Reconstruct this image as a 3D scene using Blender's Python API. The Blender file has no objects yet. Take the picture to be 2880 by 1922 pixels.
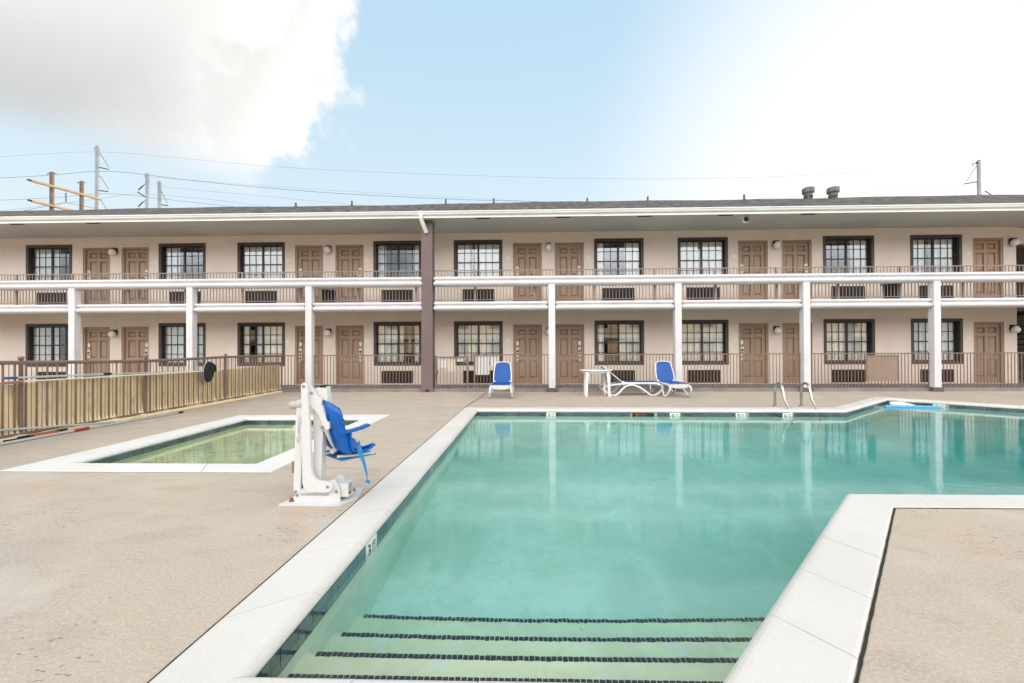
import bpy, bmesh, math, random
from math import radians as RAD, sin, cos, pi, atan2, sqrt, tan
from mathutils import Vector as V, Matrix
random.seed(7)
sc = bpy.context.scene
COL = sc.collection

# ------------------------------------------------------------------ camera
cam = bpy.data.cameras.new("camera")
cam.sensor_width = 36.0
cam.lens = 1180.0 / 2880.0 * 36.0
cam.shift_y = (25 - 1180 * .006) / 2880.0
cam.clip_end = 3000
camo = bpy.data.objects.new("camera", cam); COL.objects.link(camo)
camo.location = (0, 0, 1.32)
camo.matrix_world = Matrix.Translation((0, 0, 1.32)) @ Matrix.Rotation(.0274, 4, 'Z') @ Matrix.Rotation(pi / 2 + .006, 4, 'X') @ Matrix.Rotation(-.0041, 4, 'Z')
sc.camera = camo
sc.view_settings.view_transform = 'Standard'
sc.view_settings.look = 'None'
sc.view_settings.gamma = 1.0
sc.view_settings.use_curve_mapping = False
sc.view_settings.exposure = 0.60
sc.cycles.max_bounces = 10
sc.cycles.transparent_max_bounces = 24
sc.cycles.transmission_bounces = 10
sc.cycles.use_denoising = True
sc.cycles.sample_clamp_indirect = 6.0

# ------------------------------------------------------------------ sun and sky
SUN_EL, SUN_AZ = RAD(12.0), RAD(50.0)           # azimuth from +Y towards +X: low behind the building, to the right
SD = V((cos(SUN_EL) * sin(SUN_AZ), cos(SUN_EL) * cos(SUN_AZ), sin(SUN_EL)))
sl = bpy.data.lights.new("sun", 'SUN'); sl.energy = 4.8; sl.angle = RAD(.5); sl.color = (1.0, .82, .58)
so = bpy.data.objects.new("sun", sl); COL.objects.link(so)
so.rotation_euler = SD.to_track_quat('Z', 'Y').to_euler()

world = bpy.data.worlds.new("World"); sc.world = world; world.use_nodes = True
NT = world.node_tree; NT.nodes.clear()
class G:
    """small node-graph writer"""
    def __init__(s, nt): s.nt = nt
    def n(s, t, **k):
        o = s.nt.nodes.new(t)
        for a, b in k.items(): setattr(o, a, b)
        return o
    def put(s, sock, v):
        if v is None: return
        if isinstance(v, bpy.types.NodeSocket): s.nt.links.new(v, sock)
        elif isinstance(v, (tuple, list)) and sock.type == 'RGBA' and len(v) == 3: sock.default_value = (*v, 1)
        else: sock.default_value = v
    def m(s, op, a, b=None, c=None, clamp=False):
        o = s.n('ShaderNodeMath', operation=op, use_clamp=clamp)
        for i, v in enumerate((a, b, c)): s.put(o.inputs[i], v)
        return o.outputs[0]
    def vm(s, op, a, b=None):
        o = s.n('ShaderNodeVectorMath', operation=op)
        s.put(o.inputs[0], a); s.put(o.inputs[1], b)
        return o.outputs['Value'] if op == 'DOT_PRODUCT' else o.outputs[0]
    def smooth(s, x, lo, hi, a=0., b=1.):
        o = s.n('ShaderNodeMapRange', interpolation_type='SMOOTHSTEP')
        s.put(o.inputs[0], x)
        for i, v in zip((1, 2, 3, 4), (lo, hi, a, b)): s.put(o.inputs[i], v)
        return o.outputs[0]
    def noise(s, vec, scale, detail=4., rough=.5, dist=0.):
        o = s.n('ShaderNodeTexNoise')
        s.put(o.inputs['Vector'], vec); o.inputs['Scale'].default_value = scale
        o.inputs['Detail'].default_value = detail; o.inputs['Roughness'].default_value = rough
        o.inputs['Distortion'].default_value = dist
        return o.outputs[0]
    def mix(s, f, a, b, mode='MIX'):
        o = s.n('ShaderNodeMix', data_type='RGBA', blend_type=mode)
        s.put(o.inputs[0], f); s.put(o.inputs[6], a); s.put(o.inputs[7], b)
        return o.outputs[2]
    def scale(s, vec, sc3):
        o = s.n('ShaderNodeMapping'); s.put(o.inputs[0], vec); o.inputs['Scale'].default_value = sc3
        return o.outputs[0]

g = G(NT)
tc = g.n('ShaderNodeTexCoord').outputs['Generated']
sep = g.n('ShaderNodeSeparateXYZ'); g.put(sep.inputs[0], tc)
dx, dy, dz = sep.outputs
ysafe = g.m('MAXIMUM', dy, .08)
ca = g.m('DIVIDE', dx, ysafe); cb = g.m('DIVIDE', dz, ysafe)
front = g.smooth(dy, .1, .3)
sky = g.n('ShaderNodeTexSky', sky_type='NISHITA'); sky.sun_disc = False
sky.sun_elevation = SUN_EL; sky.sun_rotation = SUN_AZ
sky.air_density = 1.0; sky.dust_density = .6; sky.ozone_density = 1.5
pale = g.mix(g.smooth(dz, .0, .75), (5.9, 6.7, 7.0), (3.7, 5.3, 6.6))
base = g.mix(.12, pale, sky.outputs[0])
glow = g.smooth(g.vm('DOT_PRODUCT', tc, tuple(SD)), .73, 1.0)
base = g.mix(glow, base, (7.2, 7.15, 7.05))
# unseen bright cloud band behind the camera, added to light the facade, fading overhead
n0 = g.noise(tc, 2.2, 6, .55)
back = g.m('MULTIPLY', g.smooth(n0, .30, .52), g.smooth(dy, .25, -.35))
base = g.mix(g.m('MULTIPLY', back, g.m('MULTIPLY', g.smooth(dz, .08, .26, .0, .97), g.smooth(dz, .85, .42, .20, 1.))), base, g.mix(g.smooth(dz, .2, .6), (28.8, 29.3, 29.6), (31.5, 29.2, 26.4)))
# the cumulus bank on the left
n1 = g.noise(tc, 5.5, 10, .58); n2 = g.noise(tc, 2.6, 8, .55, .3); n3 = g.noise(tc, 13., 8, .6)
edge = g.m('ADD', g.m('MULTIPLY', g.m('SUBTRACT', cb, .436), .58), -.56)
s1 = g.m('SUBTRACT', edge, ca)
s1n = g.m('ADD', s1, g.m('ADD', g.m('MULTIPLY', g.m('SUBTRACT', n1, .5), .52), g.m('MULTIPLY', g.m('SUBTRACT', n3, .5), .22)))
low = g.m('SUBTRACT', .535, g.m('MULTIPLY', g.m('ADD', ca, 1.22), .235))
s2 = g.m('ADD', g.m('SUBTRACT', cb, low), g.m('MULTIPLY', g.m('SUBTRACT', n2, .5), .16))
mask = g.m('MULTIPLY', g.m('MULTIPLY', g.smooth(s1n, -.03, .055), g.smooth(s2, -.05, .10)), front)
grey = g.m('MULTIPLY', g.smooth(g.m('ADD', s1, g.m('MULTIPLY', g.m('SUBTRACT', n2, .5), 1.1)), .06, .62), g.smooth(s2, .55, .02, .25, 1.))
grey = g.m('MAXIMUM', grey, g.m('MULTIPLY', g.smooth(g.m('ADD', n1, g.m('MULTIPLY', n3, .4)), .80, .58), g.smooth(s1n, .05, .22, 0., .42)))
ccol = g.mix(grey, (7.2, 7.1, 6.95), (4.35, 4.45, 4.4))
base = g.mix(mask, base, ccol)
# small torn wisps just right of the bank
wm = g.m('MULTIPLY', g.smooth(g.noise(tc, 9., 8, .62), .54, .70), g.m('MULTIPLY', g.smooth(s1, -.16, -.04), g.smooth(s1, .03, -.02)))
base = g.mix(g.m('MULTIPLY', g.m('MULTIPLY', wm, front), .75), base, (6.3, 6.6, 6.7))
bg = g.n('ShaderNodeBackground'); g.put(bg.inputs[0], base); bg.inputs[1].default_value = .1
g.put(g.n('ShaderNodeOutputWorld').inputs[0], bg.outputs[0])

# ------------------------------------------------------------------ materials
MAT = {}
def M(name, col, rough=.6, var=.10, scale=2.0, bump=0., bscale=60., metal=0., spec=.5, var2=None, tint=None, coat=0.):
    if name in MAT: return MAT[name]
    m = bpy.data.materials.new(name); m.use_nodes = True
    nt = m.node_tree; b = nt.nodes['Principled BSDF']; g = G(nt)
    pos = g.n('ShaderNodeNewGeometry').outputs['Position']
    n = g.noise(pos, scale, 6, .6)
    lo = tuple(c * (1 - var) for c in col); hi = tuple(min(1, c * (1 + var)) for c in col)
    if tint: hi = tint
    c = g.mix(g.smooth(n, .3, .7), lo, hi)
    if var2:
        n2 = g.noise(pos, var2[0], 3, .5)
        c = g.mix(g.smooth(n2, .35, .65), c, g.mix(1., c, (var2[1],) * 3, 'MULTIPLY'))
    g.put(b.inputs['Base Color'], c)
    b.inputs['Roughness'].default_value = rough; b.inputs['Metallic'].default_value = metal
    b.inputs['Specular IOR Level'].default_value = spec
    b.inputs['Coat Weight'].default_value = coat
    if bump:
        bn = g.n('ShaderNodeBump'); bn.inputs['Strength'].default_value = bump; bn.inputs['Distance'].default_value = .01
        g.put(bn.inputs['Height'], g.noise(pos, bscale, 5, .6)); g.put(b.inputs['Normal'], bn.outputs[0])
    MAT[name] = m
    return m

M('stucco', (.70, .605, .535), .85, .05, .7, .35, 90, var2=(45, .94))
M('white_trim', (.625, .615, .635), .5, .05, 1.5, .08, 40, var2=(9, .95))
M('gutter_white', (.78, .78, .76), .4, .05, 1.2)
M('soffit', (.50, .48, .455), .8, .05, .8, .1, 60)
M('cream_trim', (.66, .58, .48), .6, .05)
M('door_paint', (.305, .207, .142), .45, .08, 1.1, .05, 30)
M('door_tan', (.35, .205, .135), .45, .06, 1.1)
M('brown_trim', (.048, .034, .030), .5, .15, 3)
M('sash', (.018, .014, .014), .4, .2, 5)
M('column_brown', (.15, .108, .108), .7, .06, 1.5, .2, 60)
M('plinth', (.11, .085, .085), .8, .12, 4, .2, 50)
M('louvre', (.030, .020, .019), .5, .2, 8)
M('curtain', (.90, .90, .88), .9, .03, 3)
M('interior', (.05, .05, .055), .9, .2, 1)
M('fence_tan', (.185, .126, .098), .5, .10, 5, .05, 60)
M('rail_tan', (.245, .195, .178), .5, .08, 5)
M('lamp_glass', (.78, .76, .72), .25, .03, 9)
M('black_metal', (.015, .015, .016), .4, .2, 10)
M('plaque', (.80, .82, .84), .35, .03, 9)
M('ink', (.04, .045, .06), .6, .05, 9)
M('steel', (.44, .42, .39), .25, .1, 9, metal=1.)
M('galv', (.20, .225, .25), .5, .15, .6, metal=.2)
M('vent_grey', (.13, .14, .14), .45, .25, 4, metal=.2)
M('pipe_grey', (.07, .07, .072), .6, .1, 5)
M('wood_pole', (.115, .085, .068), .8, .25, 2, .3, 20)
M('wood_arm', (.29, .215, .125), .75, .15, 2, .2, 20)
M('wire', (.05, .055, .065), .6, .1, 1)
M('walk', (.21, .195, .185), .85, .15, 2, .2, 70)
M('coping', (.66, .625, .585), .7, .04, 1.3, .12, 130, var2=(140, .93))
M('coping_white', (.71, .69, .66), .65, .04, 1.3, .10, 130)
M('grout', (.30, .33, .33), .8, .2, 20)
M('tile_navy', (.045, .078, .100), .10, .5, 5, .03, 30, spec=1.0, coat=.6)
M('tile_black', (.004, .006, .009), .3, .5, 30)
M('marker', (.74, .77, .72), .35, .05, 10)
M('plastic_white', (.68, .69, .70), .35, .04, 6)
M('powder_white', (.62, .625, .64), .35, .04, 3)
M('plastic_blue', (.0, .095, .40), .32, .08, 4)
M('sling_blue', (.0, .068, .30), .55, .10, 3, .15, 300)
M('strap_blue', (.015, .20, .46), .5, .1, 6)
M('noodle_blue', (.085, .38, .70), .55, .05, 8)
M('foam_white', (.80, .80, .78), .7, .05, 8)
M('motor_grey', (.42, .39, .37), .5, .08, 5)
M('box_grey', (.22, .19, .165), .5, .1, 5)
M('rust', (.22, .085, .03), .85, .4, 30)
M('net_black', (.012, .013, .018), .85, .3, 12)
M('grip_blue', (.02, .10, .22), .5, .1, 9)
M('grip_red', (.30, .03, .03), .5, .1, 9)
M('red_faded', (.34, .15, .11), .6, .15, 9)
M('orange', (.52, .14, .04), .5, .1, 9)
M('alu', (.62, .64, .64), .32, .08, 5, metal=.6)
M('cream_board', (.66, .60, .50), .6, .05, 3)
M('board_tan', (.25, .175, .135), .75, .08, 3, .1, 40)
M('gap_dark', (.022, .019, .016), .95, .3, 30)
M('opp_wall', (.62, .50, .36), .85, .06, .6)
M('opp_roof', (.085, .06, .05), .9, .3, 1.5)
M('cloth_text', (.36, .40, .55), .6, .05, 9)

def deck_material():
    m = bpy.data.materials.new('deck_concrete'); m.use_nodes = True
    nt = m.node_tree; b = nt.nodes['Principled BSDF']; g = G(nt)
    pos = g.n('ShaderNodeNewGeometry').outputs['Position']
    big = g.noise(pos, .33, 5, .55, .4); mid = g.noise(pos, 1.5, 6, .6, .6); fine = g.noise(pos, 55., 4, .7)
    st = g.noise(g.scale(pos, (.8, 1.7, 1)), 2.6, 7, .62, .5)
    c = g.mix(g.smooth(big, .34, .66), (.475, .38, .295), (.42, .36, .305))
    c = g.mix(g.m('MULTIPLY', g.smooth(mid, .45, .72), .65), c, (.53, .455, .375))
    c = g.mix(g.m('MULTIPLY', g.smooth(st, .48, .68), .42), c, (.34, .265, .20))
    damp = g.smooth(g.noise(pos, .42, 5, .6, .7), .54, .68)
    c = g.mix(g.m('MULTIPLY', damp, .35), c, (.33, .275, .225))
    rust = g.m('MULTIPLY', g.smooth(g.noise(pos, .9, 6, .65, .8), .53, .70), .55)
    c = g.mix(rust, c, (.50, .34, .225))
    c = g.mix(g.m('MULTIPLY', g.smooth(fine, .44, .62), .34), c, (.66, .59, .50))
    grit = g.noise(pos, 120., 3, .7)
    c = g.mix(g.m('MULTIPLY', g.smooth(grit, .54, .68), .5), c, (.24, .19, .15))
    fl = g.noise(g.scale(pos, (1., 2.6, 1)), 16., 5, .55)
    reg = g.smooth(g.noise(pos, 1.1, 3, .5), .46, .66)
    fleck = g.m('MULTIPLY', g.smooth(fl, .615, .65), reg)
    c = g.mix(g.m('MULTIPLY', fleck, .8), c, (.10, .09, .08))
    # soft pale round stains
    ps = g.smooth(g.noise(pos, .8, 2, .4), .63, .68)
    c = g.mix(g.m('MULTIPLY', ps, .22), c, (.62, .58, .53))
    g.put(b.inputs['Base Color'], c); b.inputs['Roughness'].default_value = .8
    bn = g.n('ShaderNodeBump'); bn.inputs['Strength'].default_value = .35; bn.inputs['Distance'].default_value = .004
    g.put(bn.inputs['Height'], g.m('ADD', fine, g.m('MULTIPLY', st, 1.2))); g.put(b.inputs['Normal'], bn.outputs[0])
    MAT['deck'] = m
deck_material()

def shingle_material():
    m = bpy.data.materials.new('shingles'); m.use_nodes = True
    nt = m.node_tree; b = nt.nodes['Principled BSDF']; g = G(nt)
    pos = g.n('ShaderNodeNewGeometry').outputs['Position']
    br = g.n('ShaderNodeTexBrick'); g.put(br.inputs['Vector'], pos); br.offset = .5
    br.inputs['Scale'].default_value = 1.0; br.inputs['Brick Width'].default_value = .30; br.inputs['Row Height'].default_value = .145
    br.inputs['Mortar Size'].default_value = .012; br.inputs['Color1'].default_value = (.022, .019, .019, 1); br.inputs['Color2'].default_value = (.075, .065, .062, 1)
    br.inputs['Mortar'].default_value = (.03, .026, .025, 1); br.inputs['Bias'].default_value = -.1
    n = g.noise(g.scale(pos, (1., .22, 1)), 4.5, 5, .7); fine = g.noise(pos, 30, 4, .7)
    c = g.mix(g.m('MULTIPLY', g.smooth(n, .45, .6), .8), br.outputs[0], (.18, .155, .14))
    c = g.mix(g.m('MULTIPLY', g.smooth(fine, .4, .7), .35), c, (.06, .05, .05))
    g.put(b.inputs['Base Color'], c); b.inputs['Roughness'].default_value = .92
    bn = g.n('ShaderNodeBump'); bn.inputs['Strength'].default_value = .7; bn.inputs['Distance'].default_value = .02
    g.put(bn.inputs['Height'], br.outputs[1]); g.put(b.inputs['Normal'], bn.outputs[0])
    MAT['shingles'] = m
shingle_material()

def screen_material():
    m = bpy.data.materials.new('screen_canvas'); m.use_nodes = True
    nt = m.node_tree; b = nt.nodes['Principled BSDF']; g = G(nt)
    pos = g.n('ShaderNodeNewGeometry').outputs['Position']
    n = g.noise(pos, 1.7, 6, .62, .5); n2 = g.noise(g.scale(pos, (1, 1, .4)), 6., 5, .6, 1.0)
    c = g.mix(g.smooth(n, .35, .7), (.77, .61, .37), (.70, .57, .37))
    c = g.mix(g.m('MULTIPLY', g.smooth(n2, .52, .74), .55), c, (.27, .22, .09))
    g.put(b.inputs['Base Color'], c); b.inputs['Roughness'].default_value = .85
    MAT['screen'] = m
screen_material()

def basin_material(name, col, stain):
    m = bpy.data.materials.new(name); m.use_nodes = True
    nt = m.node_tree; b = nt.nodes['Principled BSDF']; g = G(nt)
    pos = g.n('ShaderNodeNewGeometry').outputs['Position']
    n = g.noise(pos, 1.1, 6, .6, .6); n2 = g.noise(pos, 7., 7, .68, .8)
    c = g.mix(g.smooth(n, .35, .68), tuple(x * .90 for x in col), tuple(min(1, x * 1.1) for x in col))
    c = g.mix(g.m('MULTIPLY', g.smooth(n2, .48, .66), .55), c, stain)
    pt = g.m('MULTIPLY', g.smooth(g.noise(pos, 3.1, 4, .5), .655, .685), .55)
    c = g.mix(pt, c, (.86, .90, .88))
    sp = g.smooth(g.noise(pos, 7.5, 2, .5), .765, .79)
    c = g.mix(g.m('MULTIPLY', sp, .6), c, (.16, .2, .15))
    g.put(b.inputs['Base Color'], c); b.inputs['Roughness'].default_value = .8
    MAT[name] = m
basin_material('plaster', (.90, .94, .79), (.72, .82, .62))
basin_material('plaster_step', (.92, .89, .64), (.78, .78, .48))
basin_material('plaster_green', (.84, .86, .58), (.36, .47, .24))

def water_material(name, acol, dens, bump):
    m = bpy.data.materials.new(name); m.use_nodes = True
    nt = m.node_tree; nt.nodes.clear(); g = G(nt)
    gl = g.n('ShaderNodeBsdfGlass'); gl.inputs['IOR'].default_value = 1.333; gl.inputs['Roughness'].default_value = 0.
    pos = g.n('ShaderNodeNewGeometry').outputs['Position']
    h = g.m('ADD', g.m('MULTIPLY', g.noise(pos, 2.2, 2, .5, .3), .35), g.m('MULTIPLY', g.noise(g.scale(pos, (1, 1.6, 1)), 11., 3, .55), .30))
    bn = g.n('ShaderNodeBump'); bn.inputs['Strength'].default_value = bump; bn.inputs['Distance'].default_value = .02
    g.put(bn.inputs['Height'], h); g.put(gl.inputs['Normal'], bn.outputs[0])
    va = g.n('ShaderNodeVolumeAbsorption'); va.inputs['Color'].default_value = (*acol, 1); va.inputs['Density'].default_value = dens
    vs_ = g.n('ShaderNodeVolumeScatter'); vs_.inputs['Color'].default_value = (.3, .95, 1., 1); vs_.inputs['Density'].default_value = .05
    ad = g.n('ShaderNodeAddShader'); g.put(ad.inputs[0], va.outputs[0]); g.put(ad.inputs[1], vs_.outputs[0]); va = ad
    out = g.n('ShaderNodeOutputMaterial'); g.put(out.inputs[0], gl.outputs[0]); g.put(out.inputs[1], va.outputs[0])
    MAT[name] = m
water_material('water', (.06, .90, .955), .34, .15)
water_material('water_green', (.50, .95, .78), .28, .12)

def pane_material():
    m = bpy.data.materials.new('pane'); m.use_nodes = True
    nt = m.node_tree; nt.nodes.clear(); g = G(nt)
    tr = g.n('ShaderNodeBsdfTransparent'); tr.inputs[0].default_value = (.95, .96, .96, 1)
    gs = g.n('ShaderNodeBsdfGlossy'); gs.inputs['Roughness'].default_value = .015; gs.inputs['Color'].default_value = (.95, .97, 1., 1)
    lw = g.n('ShaderNodeFresnel'); lw.inputs[0].default_value = 1.5
    pos = g.n('ShaderNodeNewGeometry').outputs['Position']
    bn = g.n('ShaderNodeBump'); bn.inputs['Strength'].default_value = .014; bn.inputs['Distance'].default_value = .02
    g.put(bn.inputs['Height'], g.noise(pos, 1.6, 2, .5)); g.put(gs.inputs['Normal'], bn.outputs[0])
    mx = g.n('ShaderNodeMixShader'); g.put(mx.inputs[0], g.m('ADD', lw.outputs[0], .11)); g.put(mx.inputs[1], tr.outputs[0]); g.put(mx.inputs[2], gs.outputs[0])
    g.put(g.n('ShaderNodeOutputMaterial').inputs[0], mx.outputs[0])
    MAT['pane'] = m
pane_material()

# ------------------------------------------------------------------ geometry helpers
def link(name, me, mat=None, parent=None, loc=None):
    o = bpy.data.objects.new(name, me)
    COL.objects.link(o)
    if mat is not None and me is not None:
        me.materials.clear(); me.materials.append(MAT[mat] if isinstance(mat, str) else mat)
    if parent is not None: o.parent = parent
    if loc is not None: o.location = loc
    return o
def bevel(o, w, seg=2):
    m = o.modifiers.new('bevel', 'BEVEL'); m.width = w; m.segments = seg; m.limit_method = 'ANGLE'; m.angle_limit = RAD(40)
    return o
def tag(o, label=None, cat=None, group=None, kind=None):
    if label: o['label'] = label
    if cat: o['category'] = cat
    if group: o['group'] = group
    if kind: o['kind'] = kind
    return o
def thing(name, label, cat, loc=(0, 0, 0), group=None, rz=0):
    o = bpy.data.objects.new(name, None); COL.objects.link(o); o.location = loc; o.rotation_euler = (0, 0, rz)
    o.empty_display_size = .2
    return tag(o, label, cat, group)
def dup(root, loc, rz=None, label=None, group=None):
    def rec(o, par):
        c = o.copy(); COL.objects.link(c)
        if par is not None: c.parent = par
        for ch in list(o.children): rec(ch, c)
        return c
    r = rec(root, None); r.location = loc
    if rz is not None: r.rotation_euler = (0, 0, rz)
    if label: r['label'] = label
    if group: r['group'] = group
    return r
class MB:
    def __init__(s): s.v = []; s.f = []; s.sm = []
    def add(s, vs, fs, smooth=False):
        k = len(s.v); s.v += [tuple(v) for v in vs]
        for f in fs: s.f.append([i + k for i in f]); s.sm.append(smooth)
        return s
    def box(s, x0, x1, y0, y1, z0, z1):
        return s.add([(x0, y0, z0), (x1, y0, z0), (x1, y1, z0), (x0, y1, z0), (x0, y0, z1), (x1, y0, z1), (x1, y1, z1), (x0, y1, z1)],
                     [(0, 3, 2, 1), (4, 5, 6, 7), (0, 1, 5, 4), (1, 2, 6, 5), (2, 3, 7, 6), (3, 0, 4, 7)])
    def obox(s, c, ax, ay, az):
        c, ax, ay, az = V(c), V(ax), V(ay), V(az)
        p = [c + i * ax + j * ay + k * az for k in (-1, 1) for i, j in ((-1, -1), (1, -1), (1, 1), (-1, 1))]
        return s.add(p, [(0, 3, 2, 1), (4, 5, 6, 7), (0, 1, 5, 4), (1, 2, 6, 5), (2, 3, 7, 6), (3, 0, 4, 7)])
    def tube(s, pts, r, n=8, closed=False, flat=None, up=None):
        """round tube (or a flat band: flat=(half width, half height) with 'up' the width axis)"""
        pts = [V(p) for p in pts]; m = len(pts); rings = []
        rr = r if isinstance(r, (list, tuple)) else [r] * m
        prev = None
        for i, p in enumerate(pts):
            a = pts[(i - 1) % m] if (closed or i > 0) else p
            b = pts[(i + 1) % m] if (closed or i < m - 1) else p
            t = (b - a).normalized()
            if up is not None: u = (V(up) - t * t.dot(V(up))).normalized()
            else:
                ref = prev if prev is not None else (V((0, 0, 1)) if abs(t.z) < .9 else V((0, 1, 0)))
                u = (ref - t * ref.dot(t)).normalized(); prev = u
            w = t.cross(u)
            if flat:
                q = [(1, 1), (-1, 1), (-1, -1), (1, -1)]
                rings.append([p + u * flat[0] * x + w * flat[1] * y for x, y in q])
            else:
                rings.append([p + (u * cos(2 * pi * k / n) + w * sin(2 * pi * k / n)) * rr[i] for k in range(n)])
        nn = 4 if flat else n; vs = [q for R in rings for q in R]; fs = []
        for i in range(m if closed else m - 1):
            j = (i + 1) % m
            for k in range(nn):
                l = (k + 1) % nn; fs.append((i * nn + k, i * nn + l, j * nn + l, j * nn + k))
        s.add(vs, fs, not flat)
        if not closed:
            s.add(rings[0], [tuple(range(nn))[::-1]]); s.add(rings[-1], [tuple(range(nn))])
        return s
    def lathe(s, prof, c=(0, 0, 0), n=24, axis='Z', smooth=True):
        c = V(c); vs = []
        for r, h in prof:
            for k in range(n):
                a = 2 * pi * k / n
                if axis == 'Z': q = V((r * cos(a), r * sin(a), h))
                elif axis == 'Y': q = V((r * cos(a), h, r * sin(a)))
                else: q = V((h, r * cos(a), r * sin(a)))
                vs.append(c + q)
        fs = [(i * n + k, i * n + (k + 1) % n, (i + 1) * n + (k + 1) % n, (i + 1) * n + k) for i in range(len(prof) - 1) for k in range(n)]
        s.add(vs, fs, smooth)
        s.add(vs[:n], [tuple(range(n))[::-1]]); s.add(vs[-n:], [tuple(range(n))])
        return s
    def prism(s, poly, O, U, W, N, t):
        """outline poly (u,w) in the plane O+uU+wW, thickness t along N (convex or simple outline)"""
        O, U, W, N = V(O), V(U), V(W), V(N); n = len(poly)
        a = [O + U * u + W * w for u, w in poly]; b = [p + N * t for p in a]
        return s.add(a + b, [tuple(range(n))[::-1], tuple(range(n, 2 * n))] + [(i, (i + 1) % n, n + (i + 1) % n, n + i) for i in range(n)])
    def mesh(s, name):
        me = bpy.data.meshes.new(name); me.from_pydata(s.v, [], s.f)
        me.polygons.foreach_set('use_smooth', s.sm)
        bm = bmesh.new(); bm.from_mesh(me); bmesh.ops.recalc_face_normals(bm, faces=bm.faces); bm.to_mesh(me); bm.free()
        me.update(); return me
    def build(s, name, mat, parent=None, loc=None): return link(name, s.mesh(name), mat, parent, loc)
def plate_mesh(name, loops, thick):
    """flat outline with holes in local XY, thickness along local Z"""
    cu = bpy.data.curves.new(name, 'CURVE'); cu.dimensions = '2D'; cu.fill_mode = 'BOTH'; cu.extrude = thick / 2
    for lp in loops:
        sp = cu.splines.new('POLY'); sp.points.add(len(lp) - 1); sp.use_cyclic_u = True
        for p, q in zip(sp.points, lp): p.co = (q[0], q[1], 0, 1)
    o = bpy.data.objects.new(name, cu); COL.objects.link(o); bpy.context.view_layer.update()
    me = bpy.data.meshes.new_from_object(o.evaluated_get(bpy.context.evaluated_depsgraph_get()))
    bpy.data.objects.remove(o); bpy.data.curves.remove(cu); me.name = name
    return me
def text_mesh(txt, size, ext=.002, align='CENTER', space=1.0):
    cu = bpy.data.curves.new('writing', 'FONT'); cu.body = txt; cu.size = size; cu.extrude = ext
    cu.align_x = align; cu.align_y = 'CENTER'; cu.space_character = space
    o = bpy.data.objects.new('writing', cu); COL.objects.link(o); bpy.context.view_layer.update()
    me = bpy.data.meshes.new_from_object(o.evaluated_get(bpy.context.evaluated_depsgraph_get()))
    bpy.data.objects.remove(o); bpy.data.curves.remove(cu)
    return me
TXZ = Matrix.Rotation(pi / 2, 4, 'X')     # local XY plate -> upright, facing -Y
def arc(cx, cy, r, a0, a1, n=8): return [(cx + r * cos(RAD(a0 + (a1 - a0) * i / n)), cy + r * sin(RAD(a0 + (a1 - a0) * i / n))) for i in range(n + 1)]
def rrect(x0, x1, y0, y1, r, n=5): return arc(x1 - r, y0 + r, r, -90, 0, n) + arc(x1 - r, y1 - r, r, 0, 90, n) + arc(x0 + r, y1 - r, r, 90, 180, n) + arc(x0 + r, y0 + r, r, 180, 270, n)

# ================================================================== GROUND, POOLS
# inner (water side) and outer (deck side) corners of the main pool's coping
PI_ = [(-1.13, 1.70), (.77, 1.70), (2.94, 3.93), (14.3, 3.93), (14.3, 6.62), (9.66, 11.40), (6.95, 9.234), (-1.03, 9.37)]
PO_ = [(-1.50, 1.39), (1.00, 1.39), (3.06, 3.575), (14.65, 3.575), (14.65, 6.70), (9.68, 11.83), (7.00, 9.66), (-1.356, 9.68)]
KI_ = [(-5.42, 4.87), (-3.17, 4.87), (-3.15, 8.22), (-5.53, 8.22)]
KO_ = [(-5.83, 4.505), (-2.76, 4.50), (-2.76, 8.60), (-5.87, 8.53)]
deck = plate_mesh('pool_deck', [[(-150, -150), (150, -150), (150, 300), (-150, 300)], PO_, KO_], .0)
tag(link('pool_deck', deck, 'deck'), 'tan concrete pool deck', None, None, 'structure')

def coping(name, inner, outer, mat, parent, step=.6):
    mb = MB(); n = len(inner)
    prof = [(0, -.09), (0, .003), (.04, .008), (.82, .010), (.88, .008), (.925, .002), (.96, -.008), (.985, -.020), (.998, -.034), (.99, -.048), (.96, -.058), (.93, -.061), (.88, -.062), (.80, -.09)]
    for i in range(n):
        a0, a1, b0, b1 = V(outer[i]), V(outer[(i + 1) % n]), V(inner[i]), V(inner[(i + 1) % n])
        L = ((a1 - a0).length + (b1 - b0).length) / 2; k = max(1, round(L / step)); gap = .0038 / L
        for j in range(k):
            t0, t1 = j / k + (gap if j else 0), (j + 1) / k - (gap if j < k - 1 else 0)
            dz = random.uniform(-.0012, .0012)
            m = 4; rings = []
            for q in range(m + 1):
                t = t0 + (t1 - t0) * q / m; a = a0.lerp(a1, t); b = b0.lerp(b1, t)
                rings.append([(*(a + (b - a) * w), z + dz) for w, z in prof])
            p = len(prof); vs = [x for R in rings for x in R]
            fs = [(q * p + r, q * p + (r + 1) % p, (q + 1) * p + (r + 1) % p, (q + 1) * p + r) for q in range(m) for r in range(p)]
            mb.add(vs, fs); mb.add(rings[0], [tuple(range(p))]); mb.add(rings[-1], [tuple(range(p))[::-1]])
    return mb.build(name, mat, parent)
def inset(inner, outer, w):
    return [tuple(V(o) + (V(i) - V(o)) * w) for i, o in zip(inner, outer)]
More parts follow.
